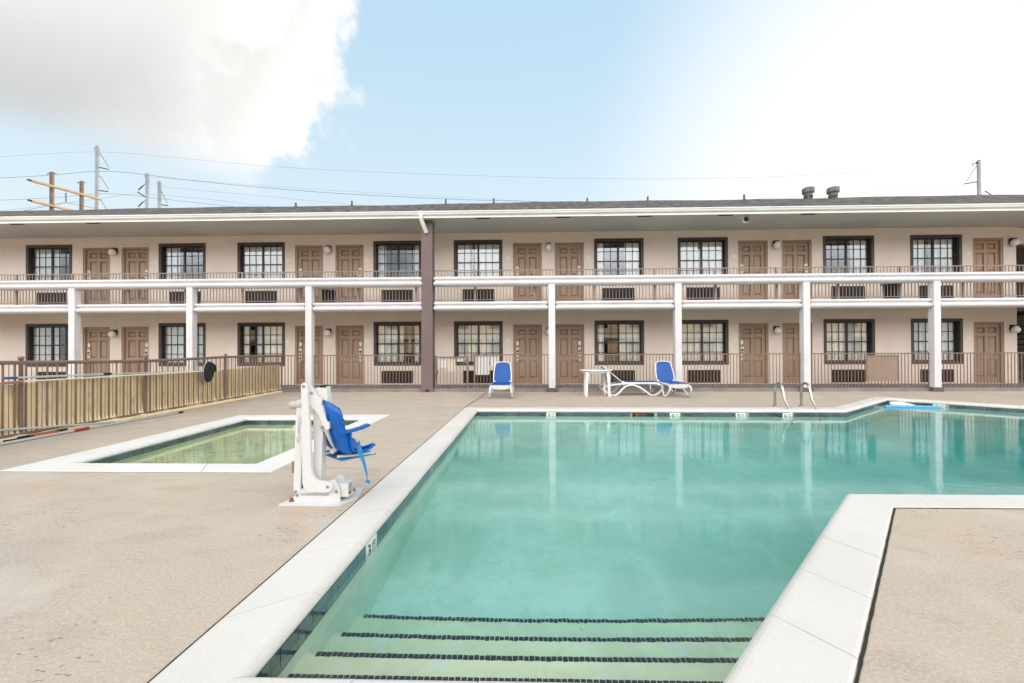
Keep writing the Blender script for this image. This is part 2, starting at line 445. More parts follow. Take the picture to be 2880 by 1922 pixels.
def tiles(parent, poly, z0, z1, skip=()):
    gr = MB(); n = len(poly)
    cx = sum(p[0] for p in poly) / n; cy = sum(p[1] for p in poly) / n
    for i in range(n):
        a, b = V(poly[i]), V(poly[(i + 1) % n]); d = (b - a); L = d.length; d.normalize(); nn = V((-d.y, d.x))
        gr.add([(*a, z0 - .02), (*b, z0 - .02), (*b, z1), (*a, z1)], [(0, 1, 2, 3)])
        x = .004; pat = 0; mb = MB()
        while x < L - .02:
            w = .146 if pat % 3 == 0 else .073
            pat += 1
            w = min(w, L - x - .004)
            c0 = a + d * (x + w / 2)
            if not any((c0 - V(q)).length < .105 for q in skip):
                c = c0 + nn * .002; e = random.uniform(-.004, .004)
                mb.obox((c.x, c.y, (z0 + z1) / 2), (d * (w / 2 - .002)).to_3d() + V((0, 0, 0)), (nn * .003).to_3d() + V((d.x * e, d.y * e, 0)) * 0, (nn * e).to_3d() * .4 + V((0, 0, (z1 - z0) / 2 - .002)))
            x += w
        mb.build('tile_band', 'tile_navy', parent)
    gr.build('tile_grout', 'grout', parent)
def floor_z(x, y):
    P = [(-3, -1.05), (.6, -1.07), (3.5, -1.36), (5.0, -1.66), (6.3, -2.0), (8.8, -2.55), (20, -2.6)]
    for (xa, za), (xb, zb) in zip(P, P[1:]):
        if xa <= x <= xb:
            t = (x - xa) / (xb - xa); t = t * t * (3 - 2 * t) * .5 + t * .5
            return za + (zb - za) * t
    return -2.6

pool = thing('swimming_pool', 'large angular swimming pool with pale coping, blue tile line and submerged entry steps', 'pool')
coping('coping', PI_, PO_, 'coping', pool)
PT = inset(PI_, PO_, .955)
MK = [(PT[7], PT[6], .605), (PT[7], PT[6], 3.31), (PT[7], PT[6], 4.73), (PT[7], PT[6], 5.72)]
mark_pos = [(0.605, 9.37 + .02), (3.31, 9.35), (4.73, 9.33), (5.72, 9.32)]
def on_edge(a, b, p):
    a, b, p = V(a), V(b), V(p); d = (b - a).normalized(); return a + d * (p - a).dot(d), d
marks = []
for p, t in zip(mark_pos, ('3', '4', '5', '6')): marks.append((*on_edge(PT[7], PT[6], p), t))
marks.append((*on_edge(PT[5], PT[4], (10.2, 10.6)), '8'))
marks.append((*on_edge(PT[0], PT[7], (-1.1, 3.06)), '3'))
SK = on_edge(PT[7], PT[6], (2.63, 9.4))[0]
skips = [tuple(m[0]) for m in marks] + [tuple(SK + V((x, 0))) for x in (-.19, -.1, 0, .1, .19)]
tiles(pool, PT, -.215, -.062, skips)
for c, d, t in marks:
    nrm = V((-d.y, d.x)); ctr = V((5, 6)); 
    if (ctr - c).dot(nrm) < 0: nrm = -nrm
    right = V((nrm.y, -nrm.x)) * -1
    X = right.to_3d(); Z = V((0, 0, 1)); Nn = nrm.to_3d()
    mm = MB().obox((c.x + nrm.x * .003, c.y + nrm.y * .003, -.138), X * .104, Nn * .004, Z * .076)
    o = mm.build('depth_marker', 'marker', pool)
    o['label'] = 'white depth marker tile reading %s FT' % t
    R = Matrix((X, Z, Nn)).transposed().to_4x4()
    for txt, sz, off, zz in ((t, .125, -.045, -.128), ('FT', .062, .045, -.112)):
        me = text_mesh(txt, sz, .0015); me.transform(R)
        w = link('lettering', me, 'ink', o); w.location = (c.x + nrm.x * .009 + X.x * off, c.y + nrm.y * .009 + X.y * off, zz)
# skimmer mouth in the far tile line
sk = MB(); x, y = SK.x, SK.y
sk.box(x - .23, x + .23, y + .0, y + .16, -.215, -.205).box(x - .23, x + .23, y + .15, y + .16, -.205, -.07).box(x - .235, x - .225, y, y + .15, -.205, -.07).box(x + .225, x + .235, y, y + .15, -.205, -.07)
sk.box(x - .235, x + .235, y - .007, y - .004, -.21, -.068)
sko = sk.build('skimmer', 'gap_dark', pool)
MB().box(x - .16, x + .05, y - .014, y - .008, -.118, -.092).box(x - .172, x - .16, y - .014, y - .008, -.2, -.07).box(x + .05, x + .062, y - .014, y - .008, -.2, -.07).build('weir_flap', 'rust', sko)
# basin: walls with a cove, sloped floor, entry steps
PB = inset(PI_, PO_, .945)
bs = MB(); n = len(PB)
for i in range(n):
    a, b = V(PB[i]), V(PB[(i + 1) % n]); K = max(2, int((b - a).length / .5))
    for k in range(K):
        p, q = a.lerp(b, k / K), a.lerp(b, (k + 1) / K)
        bs.add([(*p, -.20), (*q, -.20), (*q, -2.9), (*p, -2.9)], [(0, 1, 2, 3)])
nx, ny = 46, 30; vs = []
for j in range(ny + 1):
    for i in range(nx + 1):
        x = -1.6 + 16.4 * i / nx; y = 1.2 + 11. * j / ny; vs.append((x, y, floor_z(x, y)))
bs.add(vs, [(j * (nx + 1) + i, j * (nx + 1) + i + 1, (j + 1) * (nx + 1) + i + 1, (j + 1) * (nx + 1) + i) for j in range(ny) for i in range(nx)], True)
bs.build('basin', 'plaster', pool)
STEPS = [(-.21, 1.93), (-.37, 2.19), (-.585, 2.50), (-.81, 2.84)]
for z, y in STEPS:
    prof = [(1.2, z), (y - .03, z), (y - .008, z - .010), (y, z - .035), (y, -1.25), (1.2, -1.25)]
    st = MB(); st.prism([(p[0], p[1]) for p in prof], (-1.4, 0, 0), (0, 1, 0), (0, 0, 1), (1, 0, 0), 3.6)
    sto = st.build('entry_step', 'plaster_step', pool)
    tl = MB(); x = -1.075
    while x < 1.6:
        w = .0125 * random.uniform(.9, 1.05)
        tl.obox((x, y - .022 + random.uniform(-.001, .001), z + .002), (w, random.uniform(-.001, .001), 0), (0, .0145, 0), (0, 0, .003))
        x += .0285
    tl.build('edge_tiles', 'tile_black', sto)
WZ = -.135
def water(name, poly, z, depth, mat, label):
    o = MB().prism(poly, (0, 0, z), (1, 0, 0), (0, 1, 0), (0, 0, -1), depth).build(name, mat)
    return tag(o, label, None, None, 'structure')
water('pool_water', inset(PI_, PO_, .87), WZ, 3.0, 'water', 'still turquoise pool water')

wade = thing('wading_pool', 'small rectangular wading pool of green water with white coping', 'pool')
coping('coping', KI_, KO_, 'coping_white', wade)
KT = inset(KI_, KO_, .955)
tiles(wade, KT, -.20, -.062)
KB = inset(KI_, KO_, .945); bs = MB()
for i in range(4):
    a, b = KB[i], KB[(i + 1) % 4]; bs.add([(*a, -.19), (*b, -.19), (*b, -.8), (*a, -.8)], [(0, 1, 2, 3)])
bs.add([(*p, -.62) for p in [(-5.7, 4.6), (-2.9, 4.6), (-2.9, 8.5), (-5.7, 8.5)]], [(0, 1, 2, 3)])
bs.build('basin', 'plaster_green', wade)
water('wading_pool_water', inset(KI_, KO_, .87), -.128, .9, 'water_green', 'still green wading pool water')

# open joints between coping and deck, cracks in the deck: thin dark strips lying on the sheet
def strip(name, pts, w, label):
    mb = MB(); P = []
    for a, b in zip(pts, pts[1:]):
        a, b = V(a), V(b); k = max(1, int((b - a).length / .05))
        P += [a.lerp(b, i / k) for i in range(k)]
    P.append(V(pts[-1])); L = []; Rr = []
    for i, p in enumerate(P):
        d = (P[min(i + 1, len(P) - 1)] - P[max(i - 1, 0)]).normalized(); nn = V((-d.y, d.x))
        L.append(p + nn * w * random.uniform(.65, 1.)); Rr.append(p - nn * w * random.uniform(.65, 1.))
    m = len(P); mb.add([(*p, .004) for p in L] + [(*p, .004) for p in Rr], [(i, i + 1, m + i + 1, m + i) for i in range(m - 1)])
    tag(mb.build(name, 'gap_dark'), label, None, None, 'structure')
strip('deck_joint', [(14.6, 3.565), (3.065, 3.565), (1.02, 1.395), (.9, 1.27)], .0085, 'dark open joint along the right coping')
strip('deck_joint', [(-1.508, 1.2), (-1.365, 9.68)], .005, 'thin dark joint along the left coping')
strip('deck_crack', [(-1.366, 9.69), (-1.29, 10.9), (-1.21, 11.7), (-1.163, 13.30)], .014, 'dark crack running to the gate')
strip('deck_crack', [(-2.75, 4.69), (-2.3, 4.67), (-1.44, 4.62)], .003, 'hairline joint across the deck by the lift')
strip('deck_crack', [(-5.85, 4.49), (-2.76, 4.485)], .004, 'thin joint along the wading pool')

# ================================================================== MOTEL BUILDING
YW, YC, ZW, DF = 14.95, 13.30, .11, 2.91
XL, XR = -27.0, 17.03
bld = thing('motel_building', 'long two-storey beige motel with white balcony beams and a grey shingle roof', 'building')
WIN = [-17.44, -12.43, -9.50, -4.515, -1.61, 3.39, 6.33, 11.36, 14.335]
DOR = [-15.65, -14.19, -7.74, -6.26, .15, 1.64, 8.075, 9.585, 16.09]
COLS = [-18.62, -14.70, -10.78, -6.883, .899, 4.847, 8.788, 12.728, 16.67, 20.6]
WW, WB, WT, DW, DT = .873, .79, 2.365, .515, 2.245
rect = lambda x0, x1, z0, z1: [(x0, z0), (x1, z0), (x1, z1), (x0, z1)]
loops = [rect(XL, XR, 0, 5.52)]
for f in (0, DF):
    for x in WIN: loops.append(rect(x - WW, x + WW, WB + f, WT + f))
    for x in DOR: loops.append(rect(x - DW, x + DW, ZW + .01 + f, DT + f))
me = plate_mesh('wall', loops, .22); me.transform(Matrix.Translation((0, YW + .11, 0)) @ TXZ)
link('wall', me, 'stucco', bld)
w = MB(); w.box(XR - .2, XR, YW + .225, 20, 0, 5.52).box(XL, XL + .2, YW + .225, 25, 0, 5.52).box(XL, 46, 24.8, 25, 0, 5.6)
w.box(21.2, 46, YW, YW + .2, 0, 5.52).box(21.2, 21.4, YW + .225, 24.8, 0, 5.52)
w.build('side_wall', 'stucco', bld)
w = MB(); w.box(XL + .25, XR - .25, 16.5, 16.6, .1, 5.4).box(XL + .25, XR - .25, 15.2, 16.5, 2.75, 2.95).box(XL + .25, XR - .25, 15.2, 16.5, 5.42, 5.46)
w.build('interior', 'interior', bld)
# breezeway with stair at the right end
b = MB(); b.box(XR + .01, 21.19, 19.6, 19.7, 0, 5.5).box(XR + .01, 21.19, 16.2, 19.6, 2.72, 3.0)
b.build('breezeway', 'interior', bld)
b = MB(); b.box(XR + .02, 21.18, 15.0, 15.2, 4.95, 5.5); b.build('breezeway_header', 'stucco', bld)
s = MB()
for k in range(14): s.box(17.35 + k * .27, 17.66 + k * .27, 16.2, 17.3, .25 + k * .2, .29 + k * .2)
s.prism([(17.2, .1), (17.5, .1), (21.1, 2.75), (20.8, 2.75)], (0, 16.15, 0), (1, 0, 0), (0, 0, 1), (0, 1, 0), .05)
s.tube([(17.25, 16.1, 1.15), (20.9, 16.1, 3.85)], .025)
for k in range(26): s.tube([(17.3 + k * .14, 16.1, .2 + k * .1035), (17.3 + k * .14, 16.1, 1.18 + k * .1035)], .009, 5)
s.build('staircase', 'black_metal', bld)
# floors, soffit, roof
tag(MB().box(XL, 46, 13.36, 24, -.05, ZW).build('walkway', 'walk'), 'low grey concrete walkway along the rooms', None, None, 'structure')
MB().box(XL, 46, 13.50, YW - .002, 2.74, 2.895).build('balcony_floor', 'soffit', bld)
MB().box(XL, 46, 13.02, 20, 5.525, 5.56).build('soffit', 'soffit', bld)
MB().box(XL, XR + .003, YW - .025, YW + .05, 5.472, 5.522).build('cornice_strip', 'cream_trim', bld)
rf = MB(); NXs = 60; vs = []
rowsY = [12.95, 14.2, 15.6, 17.2, 19.0, 22.0, 25.4]
for j, y in enumerate(rowsY):
    for i in range(NXs + 1):
        x = XL - .5 + (46.5 - XL) * i / NXs
        z = 5.648 + (y - 12.95) * .3925 if y <= 19 else 8.02 - (y - 19) * .38
        if j == 4: z += .012 * sin(x * 1.3) + .018 * sin(x * .37 + 1) + .004 * x * .5
        vs.append((x, y, z))
m = len(vs); vs += [(x, y, z - .03) for x, y, z in vs]
for j in range(len(rowsY) - 1):
    for i in range(NXs):
        q = (j * (NXs + 1) + i, j * (NXs + 1) + i + 1, (j + 1) * (NXs + 1) + i + 1, (j + 1) * (NXs + 1) + i)
        rf.add([vs[k] for k in q], [(0, 1, 2, 3)]); rf.add([vs[k + m] for k in q], [(3, 2, 1, 0)])
roof = rf.build('roof', 'shingles', bld)
f = MB(); f.box(XL, 46, 13.0, 13.03, 5.465, 5.625); f.build('fascia', 'gutter_white', bld)
gp = [(13.0, 5.60), (12.93, 5.605), (12.915, 5.62), (12.905, 5.65), (12.88, 5.67), (12.875, 5.70), (12.885, 5.70), (12.90, 5.675), (12.995, 5.675)]
MB().prism([(y, z) for y, z in [(y, z - .055) for y, z in gp]], (XL, 0, 0), (0, 1, 0), (0, 0, 1), (1, 0, 0), 46 - XL).build('gutter', 'gutter_white', bld)
for x in (-16.59, -14.01, -1.28, 1.26, 3.82, 6.34, 8.88):
    v = MB().box(x - .22, x + .22, 13.13, 13.33, 5.517, 5.527)
    for k in range(5): v.box(x - .21, x + .21, 13.145 + k * .037, 13.158 + k * .037, 5.512, 5.5175)
    v.build('soffit_vent', 'louvre', bld)
c = MB().lathe([(.09, 5.525), (.09, 5.49), (.07, 5.47)], (6.95, 13.42, 0), 16)
co = c.build('security_camera', 'plastic_white', bld)
MB().lathe([(.02, .09), (.09, .06), (.105, .0), (.095, -.05), (.05, -.055)], (0, 0, 0), 16, 'Y').build('camera_body', 'plastic_white', co).location = (6.99, 13.36, 5.39)
MB().lathe([(.078, 0), (.06, -.03), (.02, -.045)], (0, 0, 0), 14, 'Y').build('camera_lens', 'black_metal', co).location = (6.99, 13.302, 5.39)
# roof pipes and turbine ventilators
for x, h in ((-10.12, .17), (-7.59, .21), (-3.4, .22), (-1.28, .22), (2.82, .18), (5.44, .20), (9.58, .22), (12.30, .26)):
    z = 5.648 + (18.4 - 12.95) * .3925 + .0015 * x
    MB().lathe([(.09, z - .06), (.08, z + .01), (.045, z + .03), (.045, z + .06), (.042, z + h), (.03, z + h)], (x, 18.4, 0), 10).build('vent_pipe', 'pipe_grey', roof)
for x in (12.44, 13.50):
    z = 7.86
    t = MB().lathe([(.175, z - .14), (.17, z + .10), (.19, z + .11), (.19, z + .125), (.17, z + .13), (.17, z + .22)], (x, 18.6, 0), 18)
    t.lathe([(.17, z + .22), (.205, z + .24), (.225, z + .30), (.22, z + .45), (.20, z + .48), (.08, z + .50)], (x, 18.6, 0), 18)
    for k in range(14):
        a = 2 * pi * k / 14; t.obox((x + .222 * cos(a), 18.6 + .222 * sin(a), z + .36), (.018 * cos(a + .6), .018 * sin(a + .6), 0), (.004 * -sin(a), .004 * cos(a), 0), (0, 0, .11))
    t.build('turbine_vent', 'vent_grey', roof)

# windows
def frame_mesh():
    m = MB(); t = .098
    for x0, x1, z0, z1 in ((-WW, WW, WT - t, WT), (-WW, WW, WB, WB + t), (-WW, -WW + t, WB + t, WT - t), (WW - t, WW, WB + t, WT - t)):
        m.box(x0, x1, YW - .014, YW + .14, z0, z1)
    return m.mesh('window')
def sash_mesh():
    m = MB(); a, b = WW - .10, WB + .10; T = WT - .10; y0, y1 = YW + .105, YW + .135; mid = (b + T) / 2
    for x0, x1 in ((-a, -a + .03), (a - .03, a), (-.032, .032)): m.box(x0, x1, y0 - .01, y1, b, T)
    for z0, z1 in ((b, b + .035), (T - .035, T), (mid - .020, mid + .020)): m.box(-a + .031, -.033, y0, y1, z0, z1).box(.033, a - .031, y0, y1, z0, z1)
    for s in (-1, 1):
        for k in (1, 2):
            x = s * (.032 + (a - .062) * k / 3); m.box(x - .011, x + .011, y0 + .006, y1 - .004, b + .036, mid - .021).box(x - .011, x + .011, y0 + .006, y1 - .004, mid + .021, T - .036)
        for z in ((b + mid) / 2, (mid + T) / 2):
            lo, hi = (.033, a - .031) if s > 0 else (-a + .031, -.033)
            m.box(lo, hi, y0 + .008, y1 - .006, z - .011, z + .011)
    return m.mesh('sash')
FR, SA = frame_mesh(), sash_mesh()
PA = MB().add([(-WW + .1, YW + .122, WB + .1), (WW - .1, YW + .122, WB + .1), (WW - .1, YW + .122, WT - .1), (-WW + .1, YW + .122, WT - .1)], [(0, 1, 2, 3)]).mesh('pane')
for me_, mt in ((FR, 'brown_trim'), (SA, 'sash'), (PA, 'pane')): me_.materials.append(MAT[mt])
def curtain(parts):
    m = MB()
    for u0, u1 in parts:
        x0, x1 = -WW + .08 + (2 * WW - .16) * u0, -WW + .08 + (2 * WW - .16) * u1; k = max(6, int((x1 - x0) / .012)); ph = random.uniform(0, 6); row = []
        for i in range(k + 1):
            x = x0 + (x1 - x0) * i / k; y = YW + .20 + .022 * sin(x * 52 + ph + 1.5 * sin(x * 7 + ph)) + .012 * sin(x * 23 + ph)
            row.append((x, y))
        top = WT - .09
        vs = [(x, y, WB + .06) for x, y in row] + [(x, y + .3 * (y - YW - .20), top) for x, y in row]
        m.add(vs, [(i, i + 1, k + 2 + i, k + 1 + i) for i in range(k)], True)
    return m.mesh('curtain')
UPC = [[(0, .62)], [(0, .36)], [(0, 1)], [(0, .2), (.86, 1)], [(0, .36), (.42, 1)], [(0, .18), (.66, 1)], [(0, .45), (.5, 1)], [(.64, 1)], [(0, .34), (.48, 1)]]
LOC = [[(0, .4), (.5, .6)], [(0, .6), (.8, 1)], [(0, .16), (.34, 1)], [(0, .6), (.86, 1)], [(0, 1)], [(0, .18), (.52, 1)], [(0, 1)], [(0, 1)], [(0, 1)]]
for fl, cl in ((0, LOC), (DF, UPC)):
    for x, pc in zip(WIN, cl):
        wd = link('window', FR, None, bld, (x, 0, fl))
        link('sash', SA, None, wd); link('pane', PA, None, wd); link('curtain', curtain(pc), 'curtain', wd)
# doors
def door_meshes():
    fr = MB(); d = DW - .003
    fr.box(-d, -d + .06, YW + .03, YW + .2, ZW, DT - .003).box(d - .06, d, YW + .03, YW + .2, ZW, DT - .003).box(-d + .06, d - .06, YW + .03, YW + .2, DT - .068, DT - .003)
    s = MB(); a = .452; z0, z1 = ZW + .02, DT - .07; H = z1 - z0; yf = YW + .085
    xs = [-a, -.335, -.055, .055, .335, a]; zs = [z0, z0 + H * .10, z0 + H * .40, z0 + H * .475, z0 + H * .79, z0 + H * .845, z0 + H * .945, z1]
    s.box(-a, a, YW + .125, YW + .16, z0, z1)
    for i in range(5):
        for j in range(7):
            x0, x1, c0, c1 = xs[i], xs[i + 1], zs[j], zs[j + 1]
            if i in (1, 3) and j in (1, 3, 5):
                m_ = .018; q = .062
                s.add([(x0 + m_, yf + .036, c0 + m_), (x1 - m_, yf + .036, c0 + m_), (x1 - m_, yf + .036, c1 - m_), (x0 + m_, yf + .036, c1 - m_),
                       (x0 + q, yf + .004, c0 + q), (x1 - q, yf + .004, c0 + q), (x1 - q, yf + .004, c1 - q), (x0 + q, yf + .004, c1 - q)],
                      [(4, 5, 6, 7), (0, 1, 5, 4), (1, 2, 6, 5), (2, 3, 7, 6), (3, 0, 4, 7)])
            else: s.box(x0, x1, yf, YW + .124, c0, c1)
    s.lathe([(.012, YW + .075), (.012, YW + .09)], (0, 0, z0 + H * .745), 8, 'Y')
    th = MB(); th.box(-a, a, YW + .03, YW + .10, ZW, ZW + .018)
    lk = MB(); lk.box(-.055, .055, YW + .065, YW + .10, 1.10, 1.42).box(-.05, .05, YW + .06, YW + .1, .93, 1.02)
    lb = MB(); lb.box(-.04, .04, YW + .058, YW + .066, 1.26, 1.33).box(-.035, .035, YW + .058, YW + .066, 1.19, 1.23)
    ha = MB(); ha.tube([(0, YW + .06, .975), (0, YW + .01, .975), (.12, YW + .005, .975)], .012)
    pl = MB(); pl.box(-.045, .045, YW + .08, YW + .10, 1.50, 1.64)
    return [x.mesh(n) for x, n in zip((fr, s, th, lk, lb, ha, pl), ('door_frame', 'door', 'threshold', 'lock', 'lock_reader', 'handle', 'viewer_plate'))]
DM = door_meshes()
for me_, mt in zip(DM, ('door_paint', 'door_paint', 'alu', 'cream_trim', 'black_metal', 'steel', 'plastic_white')): me_.materials.append(MAT[mt])
DTAN = DM[1].copy(); DTAN.materials.clear(); DTAN.materials.append(MAT['door_tan'])
for fl in (0, DF):
    for i, x in enumerate(DOR):
        sgn = -1 if i in (0, 2, 4, 6) else 1
        if i == 8: sgn = -1
        dr = link('door', DTAN if (i == 8 and fl) else DM[1], None, bld, (x, 0, fl))
        if i == 8 and fl: dr['label'] = 'orange-brown door at the right end of the balcony'
        link('door_frame', DM[0], None, dr); link('threshold', DM[2], None, dr)
        if i < 8:
            o = link('lock', DM[3], None, dr, (sgn * .36, 0, 0)); o2 = link('lock_reader', DM[4], None, dr, (sgn * .36, 0, 0))
            h = link('handle', DM[5], None, dr, (sgn * .36, 0, 0)); h.scale = (-sgn, 1, 1)
            if fl == 0: link('viewer_plate', DM[6], None, dr, (sgn * .36, 0, 0))
# room number plaques and wall lamps
def plaque(x, z, num):
    o = MB().lathe([(.066, YW - .012), (.066, YW + .002)], (0, 0, 0), 20, 'Y').build('number_plaque', 'plaque', bld); o.scale = (1.22, 1, .85); o.location = (x, 0, z)
    me = text_mesh(num, .062, .001); me.transform(TXZ); t = link('numerals', me, 'ink', o); t.location = (0, YW - .014, 0)
nums = ['152', '150', '146', '144', '142', '140', '138']
PX = [-16.42, -13.42, -8.51, -5.62, -.53, 2.30, 7.42, 10.31, 15.42]
for i, x in enumerate(PX):
    plaque(x, 4.61, '2%02d' % (52 - 2 * i))
    if i > 1: plaque(x, 1.67, '1%02d' % (52 - 2 * i))
def lamp_meshes():
    a = MB(); a.box(-.075, .075, YW - .03, YW + .001, -.05, .14).box(-.07, .07, YW - .14, YW - .03, .10, .14)
    b = MB(); b.lathe([(.05, .10), (.085, .06), (.115, 0), (.115, -.04), (.085, -.10), (.03, -.13)], (0, YW - .13, -.01), 18)
    return a.mesh('wall_lamp'), b.mesh('lamp_globe')
LA, LB = lamp_meshes(); LA.materials.append(MAT['black_metal']); LB.materials.append(MAT['lamp_glass'])
for fl, z in ((0, 1.99), (1, 4.97)):
    for x in (-14.92, -7.0, .90, 8.83, 16.85):
        o = link('wall_lamp', LA, None, bld, (x, 0, z)); link('lamp_globe', LB, None, o)
# air conditioner louvres
for fl in (0, DF):
    for x in (-17.33, -12.32, -9.5, -4.53, -1.6, 3.36, 6.33, 11.33, 14.33):
        m = MB().box(x - .57, x + .57, YW - .015, YW + .004, .16 + fl, .605 + fl)
        for k in range(11): m.obox((x, YW - .022, .195 + fl + k * .038), (.555, 0, 0), (0, .010, -.008), (0, .0012, .0015))
        m.build('air_conditioner_grille', 'louvre', bld)
# columns
for x in COLS:
    c = bevel(MB().box(x - .103, x + .103, YC - .06, YC + .15, .12, 3.44).build('column', 'white_trim', bld), .008)
    p = bevel(MB().box(x - .165, x + .165, YC - .075, YC + .20, 0, .135).build('plinth', 'plinth', c), .01)
bc = bevel(MB().box(-3.253, -2.893, YC - .02, YC + .34, 0, 5.525).build('column', 'column_brown', bld), .008)
bc['label'] = 'tall brown column rising to the roof'
MB().box(-3.12, -3.02, YC - .03, YC - .019, .015, .09).build('drain_hole', 'black_metal', bc)
MB().box(-3.28, -2.86, YC - .04, YC + .36, 5.485, 5.522).build('cap', 'soffit', bc)
MB().tube([(-3.17, 12.93, 5.66), (-3.17, 12.93, 5.44), (-3.15, 13.0, 5.36), (-3.07, 13.24, 5.08)], 0, flat=(.055, .04), up=(1, 0, 0)).build('downspout', 'gutter_white', bld)
# beams: two rolls each; the upper runs through, the lower stops at the columns
def roll(mb, x0, x1, zc, rz, yb, yf, e0=True, e1=True):
    """half-round moulding along X: back at yb, front at yf, tapering ends"""
    n = 9; sect = [(yb, -1)] + [(yb - .03 - (yb - .03 - yf) * sin(pi * k / (n - 1)) ** .6, -cos(pi * k / (n - 1))) for k in range(n)] + [(yb, 1)]
    xs = [(x0, .72), (x0 + .02, .88), (x0 + .06, 1.)] if e0 else [(x0, 1.)]
    xs += [(x1 - .06, 1.), (x1 - .02, .88), (x1, .72)] if e1 else [(x1, 1.)]
    p = len(sect); vs = []
    for x, s in xs: vs += [(x, yb + (y - yb) * s, zc + q * rz * s) for y, q in sect]
    mb.add(vs, [(i * p + j, i * p + (j + 1) % p, (i + 1) * p + (j + 1) % p, (i + 1) * p + j) for i in range(len(xs) - 1) for j in range(p)], True)
    mb.add(vs[:p], [tuple(range(p))]); mb.add(vs[-p:], [tuple(range(p))[::-1]])
def spans(lo, hi, cuts, gap):
    out = []; a = lo
    for c in cuts:
        if lo < c < hi: out.append((a, c - gap)); a = c + gap
    out.append((a, hi)); return out
for (a, b, e0, e1) in ((XL, -3.22, False, True), (-2.865, 46, True, False)):
    u = MB(); roll(u, a, b, 3.622, .070, 13.50, 13.235, e0, e1); roll(u, a, b, 3.462, .084, 13.50, 13.20, e0, e1)
    u.box(a + .06, b - .06, 13.30, 13.49, 3.52, 3.58); u.build('balcony_rail_beam', 'white_trim', bld)
    for p, q in spans(a, b, COLS, .104):
        l = MB(); roll(l, p, q, 2.826, .064, 13.50, 13.262, True, True); roll(l, p, q, 2.677, .084, 13.50, 13.228, True, True)
        l.box(p + .07, q - .07, 13.32, 13.49, 2.72, 2.80); l.build('floor_beam', 'white_trim', bld)
# balcony railing, one run per bay
edges = [-22.5, -18.62, -14.70, -10.78, -6.883, -3.07, .899, 4.847, 8.788, 12.728, 16.67, 20.6]
YR = 13.58
for x0, x1 in zip(edges, edges[1:]):
    r = MB().box(x0, x1, YR - .02, YR + .02, 3.91, 3.935).box(x0, x1, YR - .015, YR + .015, 2.955, 2.975).build('balcony_railing', 'rail_tan', bld)
    m = MB(); x = math.ceil(x0 / .1066) * .1066
    while x < x1: m.box(x - .0085, x + .0085, YR - .008, YR + .008, 2.975, 3.912); x += .1066
    m.build('pickets', 'rail_tan', r)
    k = math.ceil((x0 + 1.56) / 1.925)
    while -1.56 + 1.925 * k < x1:
        px = -1.56 + 1.925 * k; MB().box(px - .025, px + .025, YR - .026, YR + .026, 2.895, 3.908).build('post', 'rail_tan', r); k += 1

# ================================================================== POOL FENCE
YF = 13.41
def fence_run(p0, p1, label, z0=.09, z1=1.195, pitch=.102, mat='fence_tan', posts=(), ph=1.195, group='sections of the brown metal pool fence', name='pool_fence', thick=.0085):
    p0, p1 = V((*p0, 0)), V((*p1, 0)); d = (p1 - p0); L = d.length; d.normalize(); n = V((-d.y, d.x, 0))
    t = thing(name, label, 'fence', tuple(p0), group)
    q = lambda s, z: d * s + V((0, 0, z))
    MB().obox(q(L / 2, z1 - .016), d * L / 2, n * .022, V((0, 0, .016))).build('top_rail', mat, t)
    MB().obox(q(L / 2, z0), d * L / 2, n * .016, V((0, 0, .014))).build('bottom_rail', mat, t)
    m = MB(); k = int(L / pitch); off = (L - k * pitch) / 2
    for i in range(k + 1): m.obox(q(off + i * pitch, (z0 + z1) / 2), d * thick, n * thick, V((0, 0, (z1 - z0) / 2 - .02)))
    m.build('pickets', mat, t)
    for s in posts:
        MB().obox(q(s, ph / 2), d * .026, n * .026, V((0, 0, ph / 2))).build('post', mat, t)
    return t
for x0, x1, lb, ps in ((-7.87, -6.995, 'short brown picket fence section between the yellow screen and a white column', ()),
                   (-6.77, -3.27, 'brown picket fence section left of the tall brown column', ()),
                   (-1.60, .79, 'brown picket fence section behind the left blue lounger, hung with white sign backs', (.03,)),
                   (1.01, 4.74, 'brown picket fence section behind the white table and flat lounger', ()),
                   (4.96, 8.68, 'brown picket fence section behind the pool handrails', ()),
                   (8.90, 12.62, 'brown picket fence section with the square tan board hung on it', ()),
                   (12.84, 19.8, 'brown picket fence section at the far right end', (3.83,))):
    fence_run((x0, YF), (x1, YF), lb, posts=ps)
gt = fence_run((-2.83, YF - .01), (-1.77, YF - .01), 'closed brown picket gate beside the tall brown column', .05, 1.13, .106, posts=(.02, 1.04), ph=1.16, name='pool_gate', group='parts of the pool enclosure')
gt['category'] = 'gate'
MB().obox((1.0, 0, .98), (.07, 0, 0), (0, .03, 0), (0, 0, .055)).build('latch', 'fence_tan', gt)
MB().tube([(.03, -.03, .42), (.10, -.05, .70)], .012).build('closer', 'black_metal', gt)
